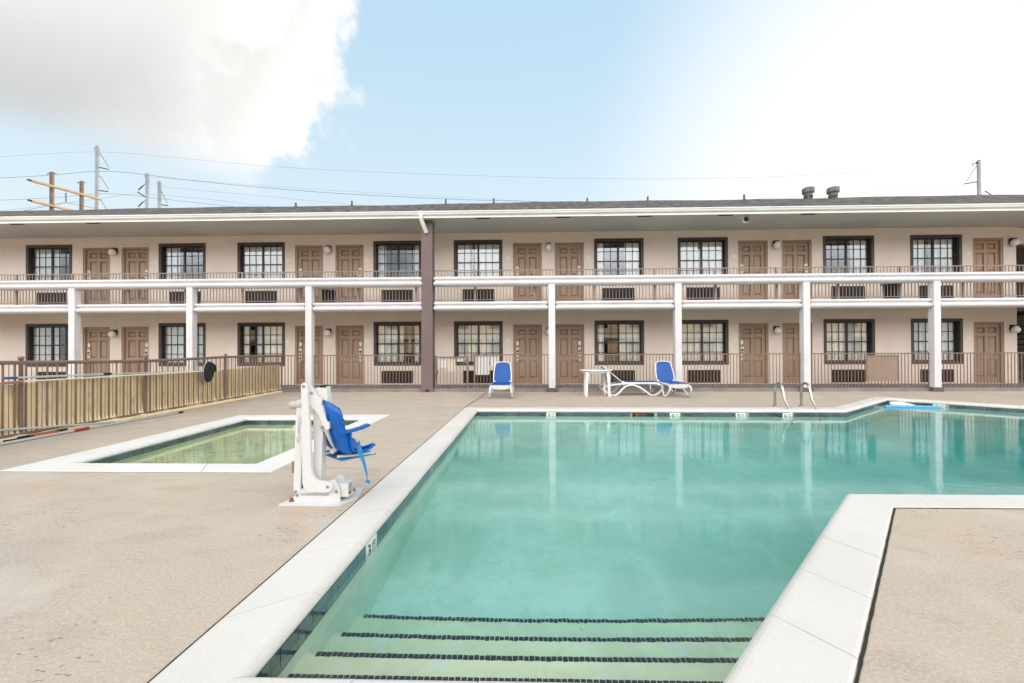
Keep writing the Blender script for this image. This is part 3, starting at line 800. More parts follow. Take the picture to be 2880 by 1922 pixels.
# the screened side fence on the left
FX = lambda y: -7.66 - .022 * (y - 6.2)
fp0, fp1 = V((FX(1.6), 1.6, 0)), V((FX(13.38), 13.38, 0))
ft = thing('side_fence', 'brown tube fence running along the left side with a yellow canvas behind it', 'fence', tuple(fp0))
fd = (fp1 - fp0); FL = fd.length; fd.normalize(); fnn = V((-fd.y, fd.x, 0))
fq = lambda y, z: fd * ((y - 1.6) / (13.38 - 1.6) * FL) + V((0, 0, z))
def sagz(y, z): return z + .010 * sin(y * 1.3) + (.02 if y > 6 else 0) * sin(y * .6)
MB().tube([fq(1.6 + k * .589, sagz(1.6 + k * .589, 1.165)) for k in range(21)], .030, 8).build('top_rail', 'fence_tan', ft)
MB().tube([fq(1.6, .075), fq(13.38, .075)], .024, 8).build('bottom_rail', 'fence_tan', ft)
m = MB(); k = 0; y = 1.7
while y < 13.3:
    if k % 2 == 0: m.obox(fq(y, .61), fd * .010, fnn * .010, V((0, 0, .545)))
    else: m.obox(fq(y, .61) + fnn * .0, fd * .0035, fnn * .0035, V((0, 0, .545)))
    y += .0735; k += 1
m.build('pickets', 'fence_tan', ft)
for y in (1.62, 3.95, 6.19, 8.36, 10.72, 13.36):
    c = fq(y, 0)
    MB().lathe([(.026, -.0), (.026, 1.215), (.038, 1.222), (.038, 1.245), (.02, 1.262)], c, 10).build('post', 'fence_tan', ft)
# yellow canvas tied behind the pickets
cv = MB(); NY, NZ = 240, 8; vs = []
for i in range(NY + 1):
    y = 1.7 + 11.64 * i / NY
    for j in range(NZ + 1):
        s = j / NZ; z = .0 + s * (.83 + .015 * sin(y * 2.1) + .006 * (y - 6) )
        wob = .018 * sin(y * 9 + 1.4 * sin(y * 3) + s * 2) + .010 * sin(y * 21 + s * 3)
        p = fp0 + fq(y, 0) + fnn * (.055 + wob * (.4 + s * .6)) - fnn * (.10 * (1 - s) ** 5)
        vs.append((p.x, p.y, max(.006, z)))
cv.add(vs, [(i * (NZ + 1) + j, (i + 1) * (NZ + 1) + j, (i + 1) * (NZ + 1) + j + 1, i * (NZ + 1) + j + 1) for i in range(NY) for j in range(NZ)], True)
tag(cv.build('canvas_screen', 'screen'), 'stained yellow canvas screen hung behind the left fence pickets', 'screen')

# signs seen from behind, hung on the fence
def sign(x0, x1, z0, z1, mat, label, r=.01, y=YF + .032):
    me = plate_mesh('sign', [rrect(x0, x1, z0, z1, r)], .008); me.transform(Matrix.Translation((0, y, 0)) @ TXZ)
    return tag(link('sign', me, mat), label, 'sign', 'pool signs seen from the back')
sign(-2.725, -2.475, .76, 1.10, 'plastic_white', 'white sign back on the gate nearest the tall brown column')
sign(-2.43, -2.19, .66, 1.10, 'cream_board', 'cream sign back in the middle of the gate, longer than its white neighbours')
sign(-2.15, -1.88, .965, 1.095, 'plastic_white', 'small wide white sign back by the gate latch')
sign(-1.565, -1.10, .54, 1.155, 'plastic_white', 'largest white sign back, with rounded corners, left of the blue lounger', .03)
sign(-1.07, -.80, .81, 1.16, 'plastic_white', 'white sign back half hidden by the top of the left blue lounger')
bd = thing('notice_board', 'square tan plywood board hung on the fence at the right', 'board', (11.16, YF - .04, .72))
MB().box(-.49, .49, 0, .018, -.395, .40).build('panel', 'board_tan', bd)
MB().box(-.50, -.46, -.014, -.001, -.40, .40).box(-.459, .50, -.014, -.001, .375, .405).box(.475, .50, -.012, -.001, -.40, .374).build('rim', 'fence_tan', bd)

# ================================================================== FURNITURE
def lounger(name, label, back_deg, L):
    """lies along local +X from head to foot; the backrest hinges at x=.58"""
    t = thing(name, label, 'sun lounger', (0, 0, 0), 'blue and white sun loungers')
    top = [(.20, .30), (.35, .325), (.65, .355), (1.0, .365), (1.25, .368), (1.5, .356), (1.64, .325), (1.71, .27), (1.70, .20), (1.62, .115), (1.53, .055), (1.45, .024), (1.38, .024), (1.31, .06), (1.20, .15), (1.05, .255), (.92, .305), (.80, .318), (.68, .290), (.58, .22), (.49, .125), (.41, .055), (.33, .024), (.25, .03), (.13, .09), (.04, .18), (.02, .235), (.06, .275)]
    for s in (-1, 1):
        sp = lambda z: .27 + (.34 - z) * .19            # legs splay outwards towards the floor
        MB().tube([(x, s * sp(z), z) for x, z in top], 0, closed=True, flat=(.017, .021), up=(0, 1, 0)).build('side_frame', 'plastic_white', t)
        for fx in (.29, 1.415): MB().box(fx - .03, fx + .03, s * .33 - .02, s * .33 + .02, 0, .016).build('foot_pad', 'black_metal', t)
    MB().tube([(1.60, -.25, .33), (1.66, -.12, .318), (1.675, 0, .312), (1.66, .12, .318), (1.60, .25, .33)], 0, flat=(.045, .018), up=(.25, 0, 1)).build('foot_rail', 'plastic_white', t)
    MB().box(.60, .635, -.26, .26, .30, .335).box(.12, .15, -.26, .26, .235, .265).build('cross_bars', 'plastic_white', t)
    ss = MB(); k = 14; vs = []
    for i in range(k + 1):
        u = i / k; x = .58 + 1.05 * u; w = .262 - .02 * (1 if u < .04 else 0)
        for j in range(7):
            v = -1 + j / 3; vs.append((x + (.02 * (1 - v * v) if u > .98 else 0), v * w, .398 - .010 * (1 - v * v) - .004 * sin(u * pi)))
    ss.add(vs, [(i * 7 + j, i * 7 + j + 1, (i + 1) * 7 + j + 1, (i + 1) * 7 + j) for i in range(k) for j in range(6)], True)
    ss.build('seat_sling', 'sling_blue', t)
    MB().tube([(.60, -.268, .376), (1.3, -.270, .378), (1.52, -.258, .373), (1.62, -.17, .366), (1.645, 0, .356), (1.62, .17, .366), (1.52, .258, .373), (1.3, .270, .378), (.60, .268, .376)], .014, 6).build('seat_rim', 'plastic_white', t)
    a = RAD(back_deg); BU = V((-cos(a), 0, sin(a))); BN = V((sin(a), 0, cos(a))); H = V((.575, 0, .375))
    hw = lambda u: (.205 if u < .06 else .262 - .045 * max(0, (u - .45)) / .55) if u < .93 else .262 - .045 - (.06 * ((u - .93) / .07) ** 1.6)
    bs_ = MB(); k = 16; vs = []
    for i in range(k + 1):
        u = i / k
        for j in range(7):
            v = -1 + j / 3; p = H + BU * (L * u) + BN * (-.030 * (1 - v * v) * (1 - abs(u - .5))) ; vs.append((p.x, v * (hw(u) - .012), p.z))
    bs_.add(vs, [(i * 7 + j, i * 7 + j + 1, (i + 1) * 7 + j + 1, (i + 1) * 7 + j) for i in range(k) for j in range(6)], True)
    bs_.build('back_sling', 'sling_blue', t)
    rim = []
    for u in (.0, .05, .085, .2, .45, .7, .88, .95): rim.append((u, hw(u)))
    pts = [H + BU * (L * u) + V((0, -w, 0)) for u, w in rim] + [H + BU * (L * 1.0) + V((0, -.135, 0)), H + BU * (L * 1.015), H + BU * (L * 1.0) + V((0, .135, 0))] + [H + BU * (L * u) + V((0, w, 0)) for u, w in rim[::-1]]
    MB().tube(pts, .016, 6).build('back_rim', 'plastic_white', t)
    for s in (-1, 1): MB().lathe([(.034, -.018), (.042, -.012), (.042, .012), (.034, .018)], (.585, s * .252, .385), 12, 'Y').build('hinge', 'plastic_white', t)
    pr = H + BU * .42 - BN * .03
    MB().tube([(pr.x, -.20, pr.z), (.22, -.22, .30), (.20, .22, .30), (pr.x, .20, pr.z)], .012, 6).build('back_prop', 'plastic_white', t)
    return t
A = lounger('sun_lounger', 'blue and white sun lounger with raised back, in front of the hung white signs', 66, .645)
A.rotation_euler = (0, 0, -pi / 2); A.location = (-.628, 12.97, 0)
B = dup(A, (4.245, 13.24, 0), -pi / 2 + .01, 'blue and white sun lounger with raised back, standing in front of a white column')
C_ = lounger('sun_lounger', 'blue and white sun lounger seen side-on, half hidden behind the round table', 41, .73)
C_.location = (2.27, 12.42, 0); C_.rotation_euler = (0, 0, .0)
tb = thing('round_table', 'round white plastic patio table with tapered legs', 'table', (2.09, 12.22, 0))
MB().lathe([(.10, .716), (.40, .712), (.445, .716), (.462, .728), (.462, .742), (.45, .752), (.40, .756), (.05, .758)], (0, 0, 0), 40).build('tabletop', 'plastic_white', tb)
MB().lathe([(.36, .66), (.385, .66), (.385, .712), (.36, .712)], (0, 0, 0), 40).build('apron', 'plastic_white', tb)
for ax, ay in ((-.31, -.31), (.31, -.31), (-.27, .27), (.30, .27)):
    l = MB(); vs = []
    for z, w, o_ in ((0, .030, 1.04), (.35, .036, 1.0), (.66, .044, .94), (.705, .046, .93)): vs += [(ax * o_ - w, ay * o_ - w, z), (ax * o_ + w, ay * o_ - w, z), (ax * o_ + w, ay * o_ + w, z), (ax * o_ - w, ay * o_ + w, z)]
    l.add(vs, [(i * 4 + j, i * 4 + (j + 1) % 4, (i + 1) * 4 + (j + 1) % 4, (i + 1) * 4 + j) for i in range(3) for j in range(4)] + [(3, 2, 1, 0), (12, 13, 14, 15)])
    bevel(l.build('leg', 'plastic_white', tb), .006)

# pool handrails
def handrail(x, y, label):
    t = thing('pool_handrail', label, 'handrail', (x, y, 0), 'pair of stainless pool handrails')
    P = [(0, 0, .0), (0, 0, .30)]
    P += [(.0, -.145 + .145 * cos(a), .40 + .145 * sin(a)) for a in [RAD(d) for d in range(10, 171, 16)]]
    P += [(0, -.36, .20), (0, -.52, .02), (0, -.575, -.06), (0, -.59, -.16), (0, -.59, -.9), (0, -.60, -1.2)]
    MB().tube(P, .028, 12).build('rail', 'steel', t)
    MB().lathe([(.024, .022), (.04, .02), (.062, .006), (.064, 0)], (0, 0, 0), 16).build('escutcheon', 'steel', t)
handrail(5.80, 9.86, 'left one of the two bent stainless pool handrails')
handrail(6.41, 9.88, 'right one of the two bent stainless pool handrails')

# noodle and float in the far corner of the pool
nd = MB().tube([(9.02, 10.74, WZ + .012), (9.3, 10.70, WZ + .018), (9.6, 10.66, WZ + .016), (9.9, 10.62, WZ + .018), (10.2, 10.60, WZ + .012)], .037, 12)
tag(nd.build('pool_noodle', 'noodle_blue'), 'light blue foam noodle floating in the far corner of the pool', 'noodle')
fl_ = plate_mesh('float_board', [rrect(-.33, .33, -.13, .13, .11, 8)], .06)
fo = bevel(link('float_board', fl_, 'foam_white'), .015); fo.location = (9.72, 11.06, WZ + .024); fo.rotation_euler = (.24, .03, .30)
tag(fo, 'white foam float board behind the blue noodle', 'float')

# rubbish bins on the balcony
def bin_(x, y, r, h, label):
    t = thing('rubbish_bin', label, 'bin', (x, y, 2.896), 'black bins on the balcony')
    MB().lathe([(r * .86, 0), (r, h - .02), (r * 1.03, h - .02), (r * 1.03, h), (r * .97, h)], (0, 0, 0), 22).build('bin_body', 'black_metal', t)
    b = MB(); n = 28; rings = []
    for q, (rr, zz) in enumerate(((.96, -.06), (1.0, .015), (1.05, .02), (1.07, -.10))):
        rings.append([(r * rr * cos(2 * pi * k / n) * (1 + .02 * sin(k * 3)), r * rr * sin(2 * pi * k / n) * (1 + .02 * sin(k * 3)), h + zz + (.035 * sin(k * 2.3) if q == 3 else 0)) for k in range(n)])
    b.add([v for R in rings for v in R], [(i * n + k, i * n + (k + 1) % n, (i + 1) * n + (k + 1) % n, (i + 1) * n + k) for i in range(3) for k in range(n)], True)
    b.build('bin_liner', 'motor_grey', t)
bin_(-6.62, 14.1, .235, .58, 'black bin with a grey liner on the balcony left of the brown column')
bin_(12.05, 14.05, .245, .63, 'black bin with a grey liner on the balcony at the right')

# ================================================================== POOL CLEANING POLES ON THE LEFT
XF = -7.585
pn = thing('skimmer_net', 'white skimmer pole with a black net bag hung along the left fence', 'net', (XF, 5.93, .94))
MB().tube([(0, .15, 0), (0, 1.5, -.018)], .017, 8).build('pole', 'alu', pn)
MB().tube([(-.004, 1.5, -.018), (-.01, 3.72, -.085)], .014, 8).build('inner_pole', 'alu', pn)
MB().tube([(0, 0, .003), (0, .15, 0)], .020, 8).build('grip', 'grip_blue', pn)
MB().tube([(0, 1.44, -.017), (0, 1.58, -.019)], .024, 8).build('clamp', 'black_metal', pn)
hp = [(.02 + .06 * sin(a), 3.92 + .15 * cos(a) * .9 + .06 * -sin(a), -.105 + .255 * sin(a)) for a in [2 * pi * k / 20 for k in range(20)]]
MB().tube(hp, .005, 6, closed=True).build('net_hoop', 'alu', pn)
bg_ = MB(); rings = []
for q in range(6):
    s = q / 5; rings.append([(p[0] + .004 + .02 * s, 3.92 + (p[1] - 3.92) * (1 - .30 * s) + .17 * s * (1 if p[2] > -.1 else .5), -.105 + (p[2] + .105) * (1 - .25 * s ** 2) - .03 * s) for p in hp])
bg_.add([v for R in rings for v in R], [(i * 20 + k, i * 20 + (k + 1) % 20, (i + 1) * 20 + (k + 1) % 20, (i + 1) * 20 + k) for i in range(5) for k in range(20)], True)
bg_.add(rings[-1], [tuple(range(20))]); bg_.build('net_bag', 'net_black', pn)
p2 = thing('telescopic_pole', 'cream telescopic pole with a faded red end hung just below the skimmer net', 'pole', (XF + .01, 5.2, .86), 'pool cleaning poles by the left fence')
MB().tube([(0, 0, -.02), (0, .95, .018)], .014, 8).build('tip', 'red_faded', p2)
MB().tube([(0, .72, .01), (0, .95, .018)], .022, 8).build('clamp', 'red_faded', p2)
MB().tube([(0, .95, .018), (.0, 3.0, .005), (-.01, 5.1, -.005)], .015, 8).build('shaft', 'cream_board', p2)
p3 = thing('telescopic_pole', 'white pole with a red grip lying on the deck below the left fence', 'pole', (-7.36, 5.0, .025), 'pool cleaning poles by the left fence')
MB().tube([(-.02, 0, .0), (-.055, 1.78, .0)], .021, 8).build('shaft', 'alu', p3)
MB().tube([(-.054, 1.72, .0), (-.058, 1.96, .0)], .026, 8).build('grip', 'grip_red', p3)
MB().tube([(-.058, 1.96, .0), (.02, 3.72, .0)], .016, 8).build('inner_shaft', 'alu', p3)
MB().tube([(.02, 3.72, 0), (.026, 3.84, 0)], .019, 8).build('end_cap', 'black_metal', p3)
p4 = thing('telescopic_pole', 'grey pole leaning low against the bottom of the left fence', 'pole', (-7.59, 5.0, .26), 'pool cleaning poles by the left fence')
MB().tube([(0, 0, .0), (0, .9, -.07), (.06, 2.55, -.235)], .017, 8).build('shaft', 'alu', p4)
br = thing('pool_brush', 'orange pool brush with dark bristles on the deck behind the white pole', 'brush', (-7.54, 6.25, .02))
MB().box(-.03, .03, 0, .34, .0, .03).build('brush_back', 'orange', br)
MB().box(-.05, -.031, -.16, .36, -.015, .035).box(-.03, .03, -.35, -.005, -.01, .02).build('bristles', 'net_black', br)
MB().tube([(.0, .34, .03), (.0, .48, .03)], .02, 8).build('handle_socket', 'black_metal', br)

# ================================================================== POOL LIFT
LX, LY = -2.095, 3.55
lf = thing('pool_lift', 'white accessible pool lift with a bright blue moulded seat', 'pool lift', (LX, LY, 0))
PXM = 332 * 3.734                                   # measured drawing: units per metre
def lp(pts): return [((x - 160) / PXM, (1442 - y) / PXM) for x, y in pts]
def lplate(name, pts, y0, t, mat='powder_white', bv=.004, holes=()):
    me = plate_mesh(name, [lp(pts)] + [lp(h) for h in holes], t); me.transform(Matrix.Translation((0, y0 + t / 2, 0)) @ TXZ)
    return bevel(link(name, me, mat, lf), bv)
def bolt(x, y, y0, r=.013):
    (u, w), = lp([(x, y)]); MB().lathe([(r * .7, -.012), (r, -.008), (r, 0), (r * 1.4, .0005), (r * 1.4, .003)], (u, y0, w), 10, 'Y').build('bolt', 'steel', lf)
me = plate_mesh('base_plate', [[(0, -.02), (.50, -.02), (.515, -.015), (.605, .16), (.56, .42), (.06, .42), (.03, .12)]], .016)
me.transform(Matrix.Translation((0, 0, .009))); bevel(link('base_plate', me, 'powder_white', lf), .005)
slot = [(355, 1335), (660, 1335), (660, 1360), (355, 1360)]
lplate('base_bracket', [(268, 1428), (275, 1375), (300, 1345), (335, 1330), (360, 1285), (560, 1275), (690, 1188), (722, 1188), (745, 1225), (778, 1300), (782, 1422)], .05, .012, holes=[slot])
lplate('base_bracket', [(268, 1428), (275, 1375), (300, 1345), (335, 1330), (360, 1285), (560, 1275), (690, 1188), (722, 1188), (745, 1225), (778, 1300), (782, 1422)], .20, .012)
tubep = MB(); u0, u1 = (770 - 160) / PXM, (858 - 160) / PXM
for a in ((.072, .08, .05, .165), (.172, .18, .05, .165)): tubep.box(u0 - .3, u1, a[0], a[1], a[2], a[3])
tubep.box(u0 - .3, u1, .0805, .1715, .157, .165).box(u0 - .3, u1, .0805, .1715, .05, .058); tubep.build('socket_tube', 'powder_white', lf)
MB().box(u1 - .12, u1 - .01, .0805, .0835, .06, .156).box(u1 - .12, u1 - .01, .084, .170, .0585, .0615).box(u1 - .13, u1 - .12, .081, .171, .059, .156).build('tube_lining', 'rust', lf)
# lower lifting arm (boot shaped) and the main mast
lplate('lift_arm', [(378, 205), (375, 175), (388, 152), (410, 142), (432, 145), (446, 160), (452, 330), (468, 560), (486, 1050), (494, 1105), (515, 1148), (548, 1178), (590, 1192), (650, 1192), (685, 1198), (708, 1222), (714, 1255), (704, 1288), (678, 1306), (640, 1312), (470, 1310), (430, 1290), (402, 1250), (392, 1205), (384, 560)], .018, .03, bv=.007)
lplate('mast_column', [(492, 206), (600, 196), (612, 186), (628, 330), (630, 420), (575, 640), (553, 1200), (480, 1200), (470, 560), (455, 330)], .085, .075, bv=.006)
MB().box((545 - 160) / PXM, (610 - 160) / PXM, .08, .16, (1442 - 200) / PXM, (1442 - 178) / PXM).build('mast_cap', 'net_black', lf)
lplate('gusset', [(440, 150), (460, 180), (492, 212), (524, 278), (548, 304), (577, 316), (579, 350), (572, 396), (458, 398), (445, 230)], .052, .022)
lplate('actuator_cover', [(316, 332), (385, 325), (384, 480), (352, 1318), (340, 1336), (310, 1342), (285, 1330), (276, 1305), (300, 560)], .046, .045, bv=.007)
lplate('actuator_bracket', [(350, 325), (376, 290), (384, 330), (384, 360), (350, 360)], .05, .03)
(u, w), = lp([(320, 387)])
MB().lathe([(.0, -.086), (.025, -.083), (.036, -.070), (.037, .03)], (u, .075, w), 18, 'X').build('motor', 'motor_grey', lf)
lplate('control_post', [(257, 604), (300, 600), (298, 1160), (246, 1150)], .14, .05, 'box_grey')
lplate('control_box', [(206, 1020), (276, 1018), (272, 1158), (206, 1140)], .12, .10, 'box_grey')
lplate('handset', [(208, 650), (232, 618), (258, 606), (258, 690), (212, 684)], .13, .04, 'cream_board')
lplate('actuator_tube', [(352, 560), (378, 560), (372, 1290), (340, 1290)], .12, .04, 'box_grey')
for x, y, yy in ((408, 180, .018), (474, 256, .052), (305, 1314, .046), (318, 1354, .05), (668, 1250, .018), (745, 1313, .05), (593, 625, .05)): bolt(x, y, yy)
for bx, by in ((.075, .05), (.11, .33), (.50, .33)): MB().lathe([(.022, .017), (.022, .032), (.012, .036), (.012, .045)], (bx, by, 0), 6, 'Z', False).build('anchor_bolt', 'rust', lf)
# stacked lettering on the cover
for k, ch in enumerate('SUPERIOR'):
    me = text_mesh(ch, .050, .0008); me.transform(TXZ); (u, w), = lp([(347 - k * 2.2, 530 + k * 36)])
    t = link('lettering', me, 'cloth_text', lf); t.location = (u, .0445, w)
# swing arm carrying the seat
lplate('swing_arm', [(458, 396), (572, 396), (582, 380), (640, 560), (664, 575), (666, 640), (648, 652), (576, 644), (572, 600), (588, 590), (540, 480)], .052, .030, bv=.005)
sa = lp([(612, 640), (618, 700), (628, 765), (640, 830), (665, 890), (700, 915)])
MB().tube([(u, .08 + .03 * i, w) for i, (u, w) in enumerate(sa)][:5] + [(.36, .19, .41)], .026, 12).build('seat_tube', 'powder_white', lf)
# moulded seat: local frame f (the way the sitter faces), s (to the sitter's left), up
st = bpy.data.objects.new('seat', None); COL.objects.link(st)
SO = V((.345, .20, .41)); ang = RAD(50)
Fv = V((cos(ang), sin(ang), 0)); Sv = V((-sin(ang), cos(ang), 0)); Up = V((0, 0, 1))
def seatp(f, s_, z): return SO + Fv * f + Sv * s_ + Up * z
sh = MB(); rows = []
prof = [(-.09, .485, .185), (-.088, .47, .21), (-.078, .36, .225), (-.055, .24, .228), (-.022, .12, .226), (.015, .045, .22), (.06, .0, .215), (.13, -.012, .21), (.22, -.005, .21), (.30, .005, .205), (.335, -.015, .19)]
nS = 14
def shell(th):
    out = []
    for f, z, hw in prof:
        row = []
        for j in range(nS + 1):
            v = -1 + 2 * j / nS; e = abs(v) ** 3.2
            if z > .1: row.append(seatp(f + e * .085 + th * -1, v * hw * .98, z - (e * .07 if z > .44 else 0)))
            else: row.append(seatp(f, v * hw, z + e * .055 - th))
        out.append(row)
    return out
a_, b_ = shell(0), shell(.010); k = nS + 1; R_ = len(prof)
vs = [p for r in a_ for p in r] + [p for r in b_ for p in r]; o2 = R_ * k
fs = [(i * k + j, i * k + j + 1, (i + 1) * k + j + 1, (i + 1) * k + j) for i in range(R_ - 1) for j in range(nS)]
fs += [tuple(q + o2 for q in f_[::-1]) for f_ in fs]
for i in range(R_ - 1):
    for j in (0, nS): fs.append((i * k + j, (i + 1) * k + j, o2 + (i + 1) * k + j, o2 + i * k + j))
for i in (0, R_ - 1):
    for j in range(nS): fs.append((i * k + j, i * k + j + 1, o2 + i * k + j + 1, o2 + i * k + j))
so_ = link('seat', sh.add(vs, fs, True).mesh('seat'), 'plastic_blue', lf)
bpy.data.objects.remove(st)
rb = MB()
for s0 in (-.12, .0, .10):
    P = [seatp(-.089, s0, .36), seatp(-.058, s0, .20), seatp(-.027, s0, .10), seatp(-.003, s0, .05)]
    rb.tube(P, .006, 5)
rb.tube([seatp(-.093, -.02, .40), seatp(-.053, -.16, .33)], .005, 5).tube([seatp(-.089, .04, .36), seatp(-.043, -.15, .25)], .005, 5)
rb.build('stiffening_ribs', 'plastic_blue', so_)
for s0 in (-1, 1):
    P = [seatp(-.03, s0 * .22, .20), seatp(.02, s0 * .235, .205), seatp(.10, s0 * .24, .212), seatp(.18, s0 * .24, .225), seatp(.24, s0 * .235, .240)]
    MB().tube(P, 0, flat=(.032, .010), up=tuple(Sv)).build('armrest', 'plastic_blue', so_)
    MB().tube([seatp(.06, s0 * .236, .20), seatp(.062, s0 * .232, .12), seatp(.08, s0 * .228, .04), seatp(.14, s0 * .222, .012), seatp(.25, s0 * .215, .02), seatp(.31, s0 * .21, .05)], 0, flat=(.030, .008), up=tuple(Sv)).build('side_bolster', 'plastic_blue', so_)
for s0 in (-1, 1):
    wing = [(-.045, .34), (-.01, .26), (.05, .212), (.085, .16), (.095, .06), (.12, .02), (.06, .005), (.0, .03), (-.02, .12)]
    MB().prism(wing, SO + Sv * (s0 * .222), Fv, Up, Sv * s0, .009).build('side_wing', 'plastic_blue', so_)
for s0 in (-.14, .14): MB().tube([seatp(-.0, s0, -.02), seatp(.12, s0, -.034), seatp(.36, s0, -.05)], .013, 8).build('seat_rail', 'powder_white', lf)
MB().obox(seatp(.20, 0, -.058), Fv * .17, Sv * .15, Up * .008).build('seat_pan', 'strap_blue', lf)
(u0, w0), (u1, w1), (u2, w2), (u3, w3) = lp([(930, 800), (950, 900), (1005, 1060), (1035, 1222)])
sb = MB(); P = [(u0, .16, w0), (u1, .14, w1), (u2, .14, w2), (u3, .15, w3)]; W_ = (.006, .024, .014, .002); vs = []
for (x, y, z), w_ in zip(P, W_): vs += [(x - w_, y, z), (x + w_, y, z), (x + w_, y + .003, z), (x - w_, y + .003, z)]
sb.add(vs, [(i * 4 + j, i * 4 + (j + 1) % 4, (i + 1) * 4 + (j + 1) % 4, (i + 1) * 4 + j) for i in range(3) for j in range(4)]).build('seat_belt', 'strap_blue', lf)
MB().obox((u3 + .001, .15, w3 - .018), (.018, 0, -.006), (0, .006, 0), (.004, 0, .012)).build('belt_buckle', 'strap_blue', lf)

# ================================================================== POWER POLES AND LINES BEHIND THE ROOF
def steel_pole(x, y, top, r0, r1, arms, label):
    t = thing('power_pole', label, 'power pole', (x, y, 0), 'steel power poles behind the motel')
    MB().lathe([(r0 * 1.35, 0), (r0, top * .7), (r1, top), (r1 * .5, top + .1)], (0, 0, 0), 14).build('mast', 'galv', t)
    MB().box(-.42, -.22, -.1, .1, top - .6, top - .2).build('cap_bracket', 'black_metal', t)
    for pts, r in arms:
        MB().tube([(px - x, 0, pz) for px, pz in pts], r, 6).build('insulator', 'black_metal', t)
    return t
steel_pole(-68.96, 66, 34.7, .31, .29, [([(-68.57, 31.25), (-67.06, 30.92)], .085), ([(-68.55, 33.6), (-67.1, 31.3)], .04), ([(-68.57, 27.5), (-67.06, 27.32)], .085), ([(-68.55, 29.9), (-67.06, 27.65)], .04), ([(-68.57, 23.7), (-67.06, 23.5)], .085), ([(-68.5, 26.2), (-67.1, 23.9)], .04)], 'tallest grey steel power pole, standing right of the wooden poles')
steel_pole(-66.14, 72, 32.7, .33, .30, [([(-66.5, 31.0), (-67.79, 29.85)], .05), ([(-66.5, 28.6), (-67.9, 29.5)], .10), ([(-66.95, 30.6), (-67.75, 29.9)], .10), ([(-66.5, 28.1), (-67.8, 26.9)], .05), ([(-66.96, 27.76), (-67.78, 26.94)], .10)], 'grey steel power pole with insulators pointing left, shorter than its left neighbour')
steel_pole(-71.04, 80, 34.6, .36, .34, [([(-70.6, 30.1), (-69.3, 29.9)], .10), ([(-70.65, 32.6), (-69.5, 30.4)], .05)], 'rightmost and lowest of the left-hand grey steel power poles')
steel_pole(84.6, 80, 36.2, .30, .26, [([(84.3, 35.7), (83.5, 35.63), (83.5, 35.2)], .06), ([(84.35, 35.4), (82.3, 32.35)], .045), ([(84.3, 32.25), (82.0, 31.9)], .085), ([(85.64, 30.53), (86.75, 29.8)], .08), ([(84.3, 29.2), (82.1, 26.5)], .05)], 'lone grey steel power pole behind the right end of the roof')
hf = thing('wooden_pole_frame', 'pair of brown wooden poles joined by long yellowish crossarms', 'power pole', (-52.2, 45, 0))
for (px, py, top) in ((0, 0, 21.3), (.75, 2.45, 21.27)):
    MB().lathe([(.27, 0), (.21, 14), (.195, top - .1), (.15, top)], (px, py, 0), 12).build('wooden_pole', 'wood_pole', hf)
    MB().tube([(px - .55, py, top - .25), (px - .3, py, top - .1), (px + .3, py, top - .1), (px + .5, py, top - .2)], .04, 6).build('top_bracket', 'black_metal', hf)
dv = V((.75, 2.45, 0)).normalized()
for z, l0, l1 in ((19.66, -1.75, 4.15), (17.5, -1.7, 2.6)):
    for s in (-.25,):
        a, b = dv * l0, dv * l1; off = V((dv.y, -dv.x, 0)) * .24
        MB().tube([a + off + V((0, 0, z)), b + off + V((0, 0, z))], .15, 10).build('crossarm', 'wood_arm', hf)
        MB().tube([a + off + V((0, 0, z)) - dv * .3, a + off + V((0, 0, z)) - dv * .01], .10, 10).build('arm_cap', 'black_metal', hf)
ins = MB()
for k in range(9): ins.lathe([(.03, 19.4 - k * .12), (.10, 19.36 - k * .12), (.03, 19.31 - k * .12)], (.38, 1.1, 0), 8)
ins.build('insulator_string', 'black_metal', hf)
def wire(pts, y, r, label):
    P = [V((x, y, z)) for x, z in pts]; Q = []
    for i in range(len(P) - 1):
        p0, p1, p2, p3 = P[max(i - 1, 0)], P[i], P[i + 1], P[min(i + 2, len(P) - 1)]
        for k in range(8):
            t = k / 8; Q.append(.5 * ((2 * p1) + (p2 - p0) * t + (2 * p0 - 5 * p1 + 4 * p2 - p3) * t * t + (3 * p1 - p0 - 3 * p2 + p3) * t ** 3))
    Q.append(P[-1]); tag(MB().tube(Q, r, 5).build('power_line', 'wire'), label, 'power line', 'overhead power lines')
wire([(-110, 32.4), (-85.3, 33.28), (-69.4, 33.8), (-56.2, 32.66), (-42.8, 31.2), (-26.6, 29.99), (3.34, 28.5), (25, 28.0), (40.5, 28.15), (54.3, 28.6)], 66, .012, 'highest thin wire, crossing the sky below the cloud')
wire([(-110, 29.2), (-85.3, 29.81), (-77.0, 30.12), (-66.94, 30.6), (-54.6, 29.07), (-42.8, 27.7), (-28.65, 26.42), (-11.85, 25.34), (-2.3, 24.9), (20, 24.0)], 66, .030, 'darkest wire, from the upper insulator of the tallest steel pole')
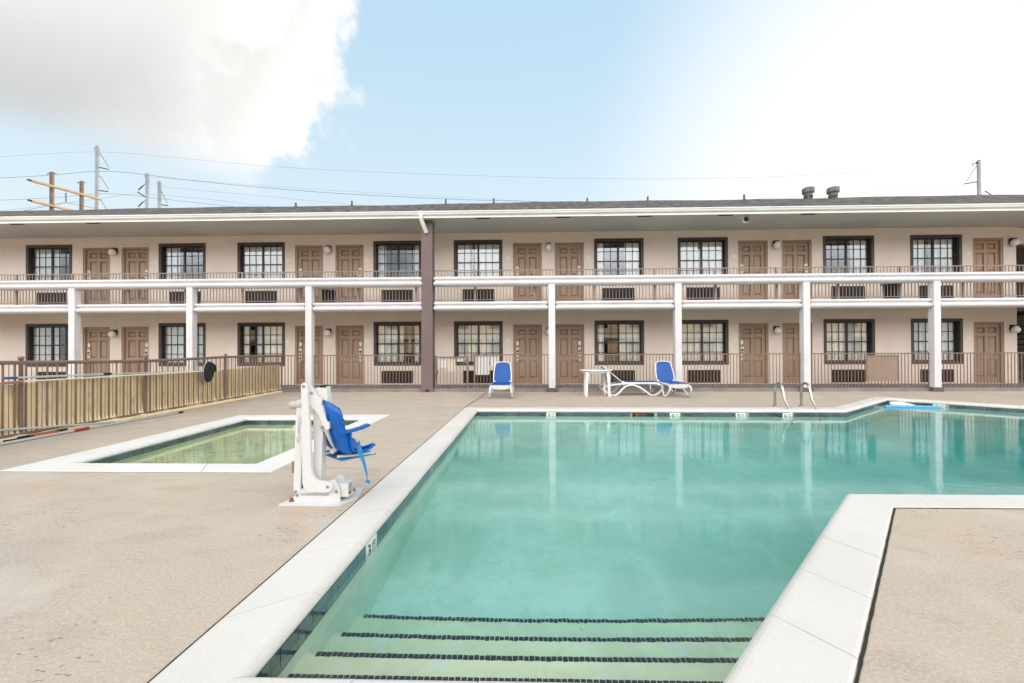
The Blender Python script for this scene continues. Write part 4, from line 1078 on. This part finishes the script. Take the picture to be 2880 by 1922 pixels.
wire([(-110, 25.4), (-85.3, 26.15), (-76.1, 26.47), (-66.93, 26.96), (-56.2, 25.75), (-46.3, 24.56), (-36, 23.4)], 66, .024, 'wire from the lower insulator of the tallest steel pole')
wire([(-100, 25.8), (-83.04, 27.5), (-75.1, 28.45), (-67.98, 29.3)], 72, .018, 'wire ending at the left-pointing insulators')
wire([(-65.8, 29.1), (-55.4, 28.08), (-46.7, 26.91), (-30, 25.0)], 72, .018, 'wire running right from the middle steel pole at half height')
wire([(-70.7, 33.64), (-61.6, 32.65), (-51.9, 31.66), (-34.7, 29.81), (-10, 27.4)], 80, .016, 'wire from the rightmost left-hand steel pole')
wire([(-65.6, 32.17), (-46.7, 30.4), (-29.07, 29.0), (0, 27.0)], 72, .012, 'faint wire from the top of the middle steel pole')
wire([(-57.4, 17.33), (-53.17, 18.08), (-51.89, 18.27), (-48.46, 17.62)], 46.1, .022, 'wire hung from the string insulator between the wooden poles')
wire([(20, 28.2), (50.0, 29.97), (64.7, 30.61), (82.1, 31.75)], 80, .016, 'wire reaching the lone right-hand steel pole')

# ================================================================== WING ACROSS THE COURT (mirrored in panes and water)
op = thing('motel_wing', 'sunlit cream motel wing across the court, mirrored in the lower windows', 'building', (0, -17, 0))
loops = [rect(-34, 40, 0, 5.5)]
for f in (.9, 3.75):
    for k in range(-8, 10): loops.append(rect(k * 3.9, k * 3.9 + 1.6, f, f + 1.4))
me = plate_mesh('wall', loops, .2); me.transform(TXZ); link('wall', me, 'opp_wall', op)
MB().box(-34, 40, -.45, -.40, .2, 5.3).build('window', 'sash', op)
MB().prism([(1.6, 5.5), (-6, 8.4), (-13.5, 5.5), (-13.5, 5.2), (-6, 8.05), (1.6, 5.2)], (-35, 0, 0), (0, 1, 0), (0, 0, 1), (1, 0, 0), 76).build('roof', 'opp_roof', op)
MB().box(-34, 40, .9, 1.1, 2.65, 2.95).build('balcony_beam', 'gutter_white', op)
for k in range(-8, 10): MB().box(k * 4.2 - .1, k * 4.2 + .1, .9, 1.1, 0, 2.649).build('column', 'gutter_white', op)
